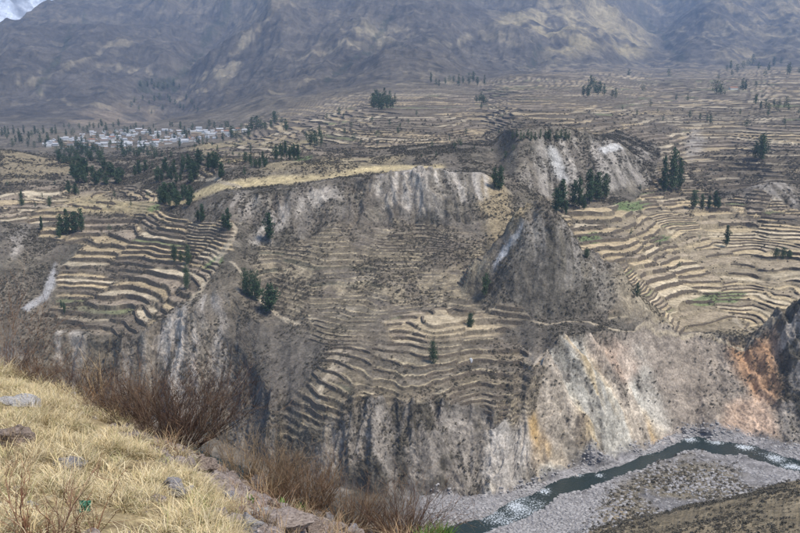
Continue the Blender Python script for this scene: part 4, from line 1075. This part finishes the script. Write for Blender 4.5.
fPU = 400 + F * fX / np.maximum(fel, .3)
gl = np.interp(np.clip(fV, 350, 560), [350, 380, 405, 440, 470, 500, 533, 560], [10, 42, 85, 146, 186, 216, 240, 252])   # where the grass ends and the stones begin
grass_m = 1 - sstep(-22, 10, fPU - gl + (fbm(fX / .3, fY / .3, 3, 611) - .5) * 50)
fn = fbm(fX / .12, fY / .12, 4, 613)
fcol = mix(np.broadcast_to(c3(.23, .19, .165), fX.shape + (3,)).copy(), c3(.36, .30, .265), sstep(.45, .65, fn))
fcol = mix(fcol, mix(np.broadcast_to(c3(.30, .235, .13), fX.shape + (3,)).copy(), c3(.20, .15, .085), sstep(.4, .65, fn)), grass_m)
fcol = mix(fcol, np.broadcast_to(c3(.17, .14, .105), fcol.shape), 1 - near_k)
M_FG = ground_material('hillside_soil', (14, 45), .7, 1.3, 40, .02, .8)
rr, cc = np.meshgrid(np.arange(FR - 1), np.arange(FC - 1), indexing='ij'); i = rr * FC + cc
FP = np.stack([fX, fY, fZ], -1)
structure('hillside', mesh_np('hillside', FP.reshape(-1, 3), np.stack([i, i + 1, i + FC + 1, i + FC], -1).reshape(-1, 4), M_FG, fcol.reshape(-1, 3)))

ROCKS = [(170, 488, 27, 20, 'grey', 'angular grey rock half sunk in the dry grass'), (184, 494, 20, 9, 'pale', 'flat pale stone beside the angular grey rock'), (14, 404, 34, 8, 'pale', 'long flat pale rock lying in the upper grass'),
         (70, 398, 12, 8, 'pale', 'small pale stone at the grass edge under the shrubs'), (49, 396, 12, 8, 'pink', 'small pink stone at the grass edge under the shrubs'), (58, 402, 16, 7, 'grey', 'low grey stone between the pink and pale stones'),
         (230, 499, 19, 12, 'grey', 'blue-grey stone where the grass meets the rubble'), (205, 466, 22, 16, 'brown', 'dark brown rock under the big dark shrub'), (191, 465, 12, 14, 'pink', 'upright pinkish stone under the big dark shrub'),
         (256, 478, 15, 14, 'grey', 'grey stone among the brown stems'), (8, 440, 40, 24, 'brown', 'large rounded brown boulder in the grass'), (68, 465, 30, 12, 'grey', 'flat grey stone buried in matted grass'), (30, 505, 12, 9, 'pale', 'small pale stone among the reddish stalks'),
         (12, 521, 16, 12, 'pale', 'whitish stone by the reddish stalks'), (284, 524, 58, 24, 'pink', 'broad pinkish rock slab on the rubble slope'), (262, 514, 22, 12, 'pale', 'pale stone lying on the pinkish slab'), (274, 504, 14, 9, 'brown', 'rusty stone behind the pinkish slab'),
         (317, 512, 14, 11, 'pink', 'pinkish stone at the foot of the rusty shrub'), (330, 517, 11, 10, 'grey', 'grey stone at the foot of the rusty shrub'), (250, 526, 24, 16, 'grey', 'grey rock below the pinkish slab'), (338, 528, 16, 12, 'pink', 'rough pink stone beside the dark round shrub'),
         (312, 530, 26, 14, 'brown', 'brown rock at the slab end'), (238, 512, 12, 8, 'pink', 'small pink stone in the rubble gully'), (352, 531, 14, 9, 'grey', 'small grey stone under the dark round shrub'), (140, 503, 10, 6, 'grey', 'small grey stone lost in the lower grass'), (95, 440, 14, 6, 'pale', 'pale chip of stone in the upper grass')]
# --- dry grass
def attr_material(name, rough=.75, spec=.2):
    m, n, l, b = nt(name)
    at = N(n, 'ShaderNodeAttribute', attribute_name='Col'); oi = N(n, 'ShaderNodeObjectInfo')
    ge = N(n, 'ShaderNodeNewGeometry')
    ad = N(n, 'ShaderNodeMath', operation='ADD'); l.new(oi.outputs['Random'], ad.inputs[0]); l.new(ge.outputs['Random Per Island'], ad.inputs[1])
    mr = N(n, 'ShaderNodeMapRange'); mr.inputs[2].default_value = 2; mr.inputs[3].default_value = .5; mr.inputs[4].default_value = 1.5
    l.new(ad.outputs[0], mr.inputs[0])
    mx_ = N(n, 'ShaderNodeMix', data_type='RGBA', blend_type='MULTIPLY'); mx_.inputs[0].default_value = 1
    l.new(at.outputs['Color'], mx_.inputs[6]); l.new(mr.outputs[0], mx_.inputs[7]); l.new(mx_.outputs[2], b.inputs['Base Color'])
    b.inputs['Roughness'].default_value = rough; b.inputs['Specular IOR Level'].default_value = spec
    return m
M_BLADE = attr_material('dry_grass_blade')
def tuft(seed, n, length, flat, cols, width=.0017):
    r = np.random.RandomState(seed)
    V, Fq, CL = [], [], []
    for k in range(n):
        an = r.rand() * 6.283; rad = .07 * math.sqrt(r.rand())
        b0 = np.array((math.cos(an) * rad, math.sin(an) * rad, -.01))
        an2 = an + r.randn() * .8
        L = length * (.45 + .8 * r.rand()); tilt = flat * (.3 + .9 * r.rand())
        side = np.array((-math.sin(an2), math.cos(an2), 0)); out = np.array((math.cos(an2), math.sin(an2), 0))
        p = b0.copy(); t = tilt * .4; base = len(V)
        col = np.array(cols[r.choice(len(cols), p=CP[len(cols)])]) * (.8 + .4 * r.rand())
        curl = side * r.randn() * .4
        for sgm in range(4):
            w = width * (1, .9, .7, .12)[sgm]
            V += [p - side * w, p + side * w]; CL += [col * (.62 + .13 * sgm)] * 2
            dirv = out * math.sin(t) + np.array((0, 0, math.cos(t))) + curl * sgm
            p = p + dirv * L / 3; t += tilt * .55
        for sgm in range(3): Fq.append((base + 2 * sgm, base + 2 * sgm + 1, base + 2 * sgm + 3, base + 2 * sgm + 2))
    return mesh_np('grass_piece', np.array(V), np.array(Fq), M_BLADE, np.array(CL), True)
CP = {4: [.42, .30, .18, .10], 3: [.5, .3, .2], 2: [.6, .4], 1: [1]}
straws = [(.62, .49, .27), (.72, .61, .39), (.50, .38, .21), (.33, .31, .13)]
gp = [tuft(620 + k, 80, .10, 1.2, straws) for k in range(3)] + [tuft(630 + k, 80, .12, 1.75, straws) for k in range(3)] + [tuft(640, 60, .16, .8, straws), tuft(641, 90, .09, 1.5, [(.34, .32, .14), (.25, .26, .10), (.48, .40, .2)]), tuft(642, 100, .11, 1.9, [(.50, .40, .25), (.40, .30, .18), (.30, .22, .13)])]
farea = np.abs(np.gradient(fX, axis=1) * np.hypot(np.gradient(fY, axis=0), np.gradient(fZ, axis=0)))
w_ = grass_m * farea * (fY > .8) * (fPU > -160) * (fPU < 420) * (np.arange(FR)[:, None] < FKR[5] - 2) * (fV < 640)
w_ *= .05 + sstep(.38, .56, fbm(fX / .35, fY / .35, 3, 641))
for (u, v, wpx, hpx, *_r) in ROCKS:
    p = fground(u, v + hpx * .35); rw = wpx * p.y / F * .5
    w_ = w_ * (1 - np.exp(-(((fX - p.x) / (rw * 1.15)) ** 2 + ((fY - p.y + .1) / (rw * 1.6)) ** 2) ** 3))
NT = 5200
pk = rs.choice(FR * FC, NT, p=(w_ / w_.sum()).ravel())
pos = jitter(FP, pk, rs) + np.column_stack([rs.uniform(-.02, .02, (NT, 2)), np.zeros(NT)])
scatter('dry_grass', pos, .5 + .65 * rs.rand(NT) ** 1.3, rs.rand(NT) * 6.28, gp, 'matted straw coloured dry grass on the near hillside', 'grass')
# sparse tufts among the stones
w2_ = (1 - grass_m) * farea * (fPU < 460) * (fV < 620) * (np.arange(FR)[:, None] < FKR[5] + 6) * (fY > 2)
NT2 = 170
pk = rs.choice(FR * FC, NT2, p=(w2_ / w2_.sum()).ravel())
gp2 = [tuft(650 + k, 50, .16, .8, [(.36, .25, .14), (.25, .15, .09), (.46, .37, .24)]) for k in range(2)]
scatter('dry_tussocks', jitter(FP, pk, rs), .5 + .8 * rs.rand(NT2), rs.rand(NT2) * 6.28, gp2, 'thin brown tussocks among the near stones', 'grass')
# rubble
M_RUB = stone_material('rubble_stone', (.17, .13, .115), (.52, .44, .40), 2)
w3_ = ((1 - grass_m) + .04) * farea * (fPU < 470) * (fV < 640) * (np.arange(FR)[:, None] < FKR[5] + 4) * (fY > 2)
NT3 = 4200
pk = rs.choice(FR * FC, NT3, p=(w3_ / w3_.sum()).ravel())
scatter('rubble', jitter(FP, pk, rs), .008 + .05 * rs.rand(NT3) ** 3, rs.rand(NT3) * 6.28, [rock_mesh('rubble_piece', 660 + k, M_RUB, .7, 1) for k in range(4)], 'small pinkish rubble on the near slope', 'stones')

# --- rocks one can tell apart
M_R = {'grey': stone_material('grey_rock', (.13, .12, .12), (.46, .43, .43), 5), 'pink': stone_material('pink_rock', (.17, .13, .11), (.46, .385, .335), 5), 'brown': stone_material('brown_rock', (.12, .09, .07), (.38, .30, .25), 4), 'pale': stone_material('pale_rock', (.25, .235, .225), (.60, .57, .54), 5)}
for k, (u, v, wpx, hpx, mt, lab) in enumerate(ROCKS):
    p = fground(u, v + hpx * .35)
    w = wpx * p.y / F / 2; h = hpx * p.y / F / 2
    o = link('rock', rock_mesh('rock', 700 + k * 3, M_R[mt], 1, 4, .8), label=lab, category='rock')
    o.location = p + Vector((0, w * .5, h * .55)); o.scale = (w * 1.12, w * .9, h * 1.25); o.rotation_euler = (random.Random(k).uniform(-.2, .2), random.Random(k + 50).uniform(-.2, .2), 0)

# --- shrubs of thin stems
M_STEM = attr_material('shrub_stem', .85, .1)
def stems_mesh(name, seed, n, h, w, c0, c1, c2, fan=.9, branch=2, rad=.0032, lean=(0, 0), curl=.3):
    r = np.random.RandomState(seed); V, Fq, CL = [], [], []
    def stem(p, dv, L, r0, seg, ca, cb):
        base = len(V); d_ = dv / np.linalg.norm(dv); pts = []
        bend = r.randn(3) * .16 * curl / .3; bend[2] = abs(bend[2]) * .6
        for s_ in range(seg + 1):
            f = s_ / seg
            a_ = np.cross(d_, (.3, .2, .93)); a_ /= np.linalg.norm(a_) + 1e-9; b_ = np.cross(d_, a_)
            rd = r0 * (1 - .8 * f)
            for an in (0, 2.094, 4.189): V.append(p + (a_ * math.cos(an) + b_ * math.sin(an)) * rd); CL.append(ca * (1 - f) + cb * f)
            pts.append((p.copy(), d_.copy()))
            p = p + d_ * L / seg; d_ = d_ + bend / seg + r.randn(3) * .05; d_ /= np.linalg.norm(d_)
        for s_ in range(seg):
            for q in range(3): Fq.append((base + s_ * 3 + q, base + s_ * 3 + (q + 1) % 3, base + s_ * 3 + 3 + (q + 1) % 3, base + s_ * 3 + 3 + q))
        return pts
    c0, c1, c2 = np.array(c0), np.array(c1), np.array(c2)
    tn_ = np.array((.26, .19, .125))
    for k in range(max(4, n // 4)):
        an = r.rand() * 6.283; q = math.sqrt(r.rand())
        p = np.array((math.cos(an) * q * w * .24, math.sin(an) * q * w * .16, -.05))
        tl = fan * q * (.5 + .6 * r.rand())
        dv = np.array((math.cos(an) * math.sin(tl) + lean[0], math.sin(an) * math.sin(tl) * .8 + lean[1], math.cos(tl)))
        L = h * (.38 + .5 * r.rand() ** .8) / max(.6, math.cos(tl * .8))
        vv = .7 + .6 * r.rand()
        mxr = .5 * (r.rand() < .25)
        c0_, c1_ = c0 * vv * (1 - mxr * .6) + tn_ * mxr * .4, c1 * vv * (1 - mxr) + tn_ * mxr
        pts = stem(p, dv, L, rad * (.8 + .6 * r.rand()), 4, c0_, c1_)
        for b_ in range(branch + 2):
            pp, dd = pts[1 + r.randint(4)]
            L2 = L * (.35 + .35 * r.rand())
            p2 = stem(pp, dd + r.randn(3) * .42 + np.array((0, 0, .15)), L2, rad * .6, 3, (c0_ + c1_) / 2, c1_)
            for g_b in range(branch):
                pp2, dd2 = p2[1 + r.randint(3)]
                stem(pp2, dd2 + r.randn(3) * .45 + np.array((0, 0, .15)), L2 * (.4 + .4 * r.rand()), rad * .4, 2, c1_, c2 * (.7 + .6 * r.rand()))
    return mesh_np(name, np.array(V), np.array(Fq), M_STEM, np.array(CL), True)
dk, mr_, rust, tan, grey_ = (.050, .034, .030), (.085, .056, .044), (.21, .115, .06), (.42, .30, .165), (.23, .19, .155)
def shrub(u, v, hpx, wpx, n, cols, label, seed, fan=.9, branch=2, lean=(0, 0), rad=.0032, twig=.25, twigcol=None, curl=.3, cat='shrub', back=.15):
    p = fground(u, v); k = p.y / F
    o = link('dry_shrub', None, label=label, category=cat)
    o.location = p + Vector((0, back, -.04)); o.empty_display_size = .1
    link('stems', stems_mesh('stems', seed, n, hpx * k, wpx * k, *cols, fan=fan, branch=branch, lean=lean, rad=rad, curl=curl), o)
    if twig:
        link('twigs', stems_mesh('twigs', seed + 1, int(n * twig), hpx * k * .95, wpx * k * 1.05, *(twigcol or (mr_, rust, tan)), fan=fan * 1.1, branch=3, rad=rad * .6, lean=lean, curl=.5), o)
shrub(172, 443, 66, 120, 560, (dk, (.07, .045, .038), (.15, .085, .05)), 'big dark maroon shrub of fanned stems at the grass edge', 801, 1.2, 3, (.15, 0), .0032, .45, ((.10, .065, .05), (.2, .13, .09), rust), .45)
shrub(125, 422, 52, 95, 330, (dk, mr_, rust), 'rust tipped shrub leaning against the big dark shrub', 803, 1.0, 2, (-.05, 0), .003, .5, (mr_, rust, (.36, .2, .09)))
shrub(98, 412, 58, 40, 60, (tan, tan, (.5, .38, .22)), 'pale straw coloured stalks beside the rust tipped shrub', 805, .5, 1, (0, 0), .003, 0)
shrub(62, 392, 42, 100, 330, (dk, (.07, .05, .042), (.16, .10, .07)), 'low dark brown shrub on the upper grass edge', 807, 1.2, 2, (0, 0), .003)
shrub(22, 372, 36, 80, 200, ((.09, .055, .04), (.14, .08, .055), rust), 'brown bush behind the upper grass', 809, 1.1, 2, (0, 0), .003)
shrub(2, 366, 92, 80, 60, ((.12, .08, .06), (.18, .11, .075), (.27, .16, .10)), 'tall sparse rust twigged bush at the upper hillside edge', 811, .75, 4, (-.05, 0), .0026, .6, ((.2, .11, .07), rust, (.38, .22, .12)), .5)
shrub(302, 507, 60, 105, 430, ((.07, .048, .038), (.13, .082, .054), (.24, .155, .09)), 'rusty upright shrub above the pinkish slab', 813, .65, 2, (0, 0), .003, .4)
shrub(270, 492, 52, 60, 240, ((.11, .08, .055), (.22, .16, .10), (.34, .255, .16)), 'thin tan stemmed shrub behind the rubble gully', 815, .55, 2, (0, 0), .0028, .3)
shrub(238, 478, 48, 60, 150, ((.12, .085, .06), (.24, .175, .11), (.34, .26, .165)), 'wispy straw stemmed shrub right of the big dark shrub', 817, .6, 2, (.1, 0), .0026, .3, (mr_, tan, tan))
shrub(348, 521, 46, 70, 260, ((.07, .05, .04), (.13, .085, .058), (.25, .165, .10)), 'brown shrub between the rusty shrub and the round one', 819, .8, 2, (0, 0), .0028, .3)
shrub(402, 540, 50, 72, 620, (dk, (.10, .058, .042), (.26, .15, .085)), 'dark round broom shrub overhanging the cliff edge', 821, 1.15, 1, (0, 0), .0032, .3)
shrub(40, 545, 85, 60, 34, ((.20, .10, .06), (.26, .13, .08), (.34, .19, .11)), 'reddish dried stalks standing in the near grass', 823, .45, 4, (0, 0), .0042, 0, None, .35, 'plant', 0)
shrub(84, 535, 74, 30, 8, ((.17, .085, .05), (.22, .115, .065), (.28, .16, .09)), 'few bent reddish stalks beside the green plastic scrap', 825, .5, 2, (.1, 0), .0045, 0, None, .6, 'plant', 0)
shrub(8, 480, 70, 60, 40, ((.28, .19, .11), (.36, .25, .15), (.42, .3, .18)), 'thin tan stalks in front of the brown boulder', 827, .5, 3, (0, 0), .0028, 0, None, .4, 'plant', 0)
# green plants
M_GREEN = leaf_material('green_leaf', [(.05, .10, .02), (.09, .16, .035), (.15, .22, .06)])
def blade_plant(u, v, hpx, n, label, seed, wid=.006, spread=.7):
    p = fground(u, v); L = hpx * p.y / F; r = np.random.RandomState(seed); V, Fq = [], []
    for k in range(n):
        an = r.rand() * 6.283; t = spread * r.rand(); q = np.array((r.randn() * .02, r.randn() * .02, -.01)); b_ = len(V)
        out = np.array((math.cos(an), math.sin(an), 0)); sd = np.array((-out[1], out[0], 0))
        ll = L * (.6 + .5 * r.rand())
        for s_ in range(4):
            w = wid * (.8, 1, .75, .08)[s_]
            V += [q - sd * w, q + sd * w]; q = q + (out * math.sin(t) + np.array((0, 0, math.cos(t)))) * ll / 3; t += .25
        for s_ in range(3): Fq.append((b_ + 2 * s_, b_ + 2 * s_ + 1, b_ + 2 * s_ + 3, b_ + 2 * s_ + 2))
    o = link('green_plant', mesh_np('green_plant', np.array(V), np.array(Fq), M_GREEN), label=label, category='plant'); o.location = p
blade_plant(302, 510, 15, 26, 'fresh green grassy plant at the foot of the rusty shrub', 831)
blade_plant(283, 506, 11, 18, 'small fresh green tuft behind the pinkish slab', 832)
blade_plant(252, 501, 12, 16, 'green sprig in the rubble gully', 833)
blade_plant(210, 502, 12, 16, 'dark green sprig under the drooping grass', 834)
blade_plant(443, 549, 34, 240, 'bright green bushy plant on the cliff edge', 835, .005, 1.0)
blade_plant(425, 548, 26, 130, 'yellowish green plant beside the dark round shrub', 836, .004, 1.0)
# scrap of green plastic caught in the grass
M_PLA, n_, l_, b_ = nt('green_plastic'); b_.inputs['Base Color'].default_value = (.025, .14, .085, 1); b_.inputs['Roughness'].default_value = .35
g1, g2 = np.meshgrid(np.linspace(-1, 1, 14), np.linspace(-1, 1, 14))
zz = (fbm(g1 * 1.6 + 3, g2 * 1.6, 3, 841, .6, True) - .4) * 1.3
me = mesh_np('plastic_scrap', np.stack([g1 * .045 + zz * .012, g2 * .05, zz * .05], -1).reshape(-1, 3), np.array([(a_ * 14 + b2, a_ * 14 + b2 + 1, a_ * 14 + b2 + 15, a_ * 14 + b2 + 14) for a_ in range(13) for b2 in range(13)]), M_PLA)
o = link('plastic_scrap', me, label='crumpled scrap of green plastic caught in the grass', category='litter')
o.scale = (.6, .6, .6); o.location = fground(88, 512) + Vector((0, -.05, .05)); o.rotation_euler = (1.0, .2, .3)
print('foreground', time.time() - T0)

# ------------------------------------------------------------------ haze
def haze_box():
    x0, x1, y0, y1, z0, z1 = -9000, 9000, -60, 9400, float(min(Z.min(), 0)) - 2, float(max(Z.max(), hz.max())) + 20
    V, q = box_np(x0, x1, y0, y1, z0, z1)
    me = mesh_np('haze', V, q, None, None, False)
    m = bpy.data.materials.new('haze_air'); m.use_nodes = True
    n, l = m.node_tree.nodes, m.node_tree.links
    n.remove(n['Principled BSDF'])
    pv = n.new('ShaderNodeVolumePrincipled'); pv.inputs['Density'].default_value = HAZE
    pv.inputs['Color'].default_value = (.48, .67, 1.0, 1); pv.inputs['Anisotropy'].default_value = .1
    l.new(pv.outputs[0], n['Material Output'].inputs['Volume'])
    me.materials.append(m)
    link('haze', me, kind='stuff', label='thin blue haze in the valley air', category='haze')
HAZE = 9.5e-5
haze_box()
print('done', time.time() - T0)
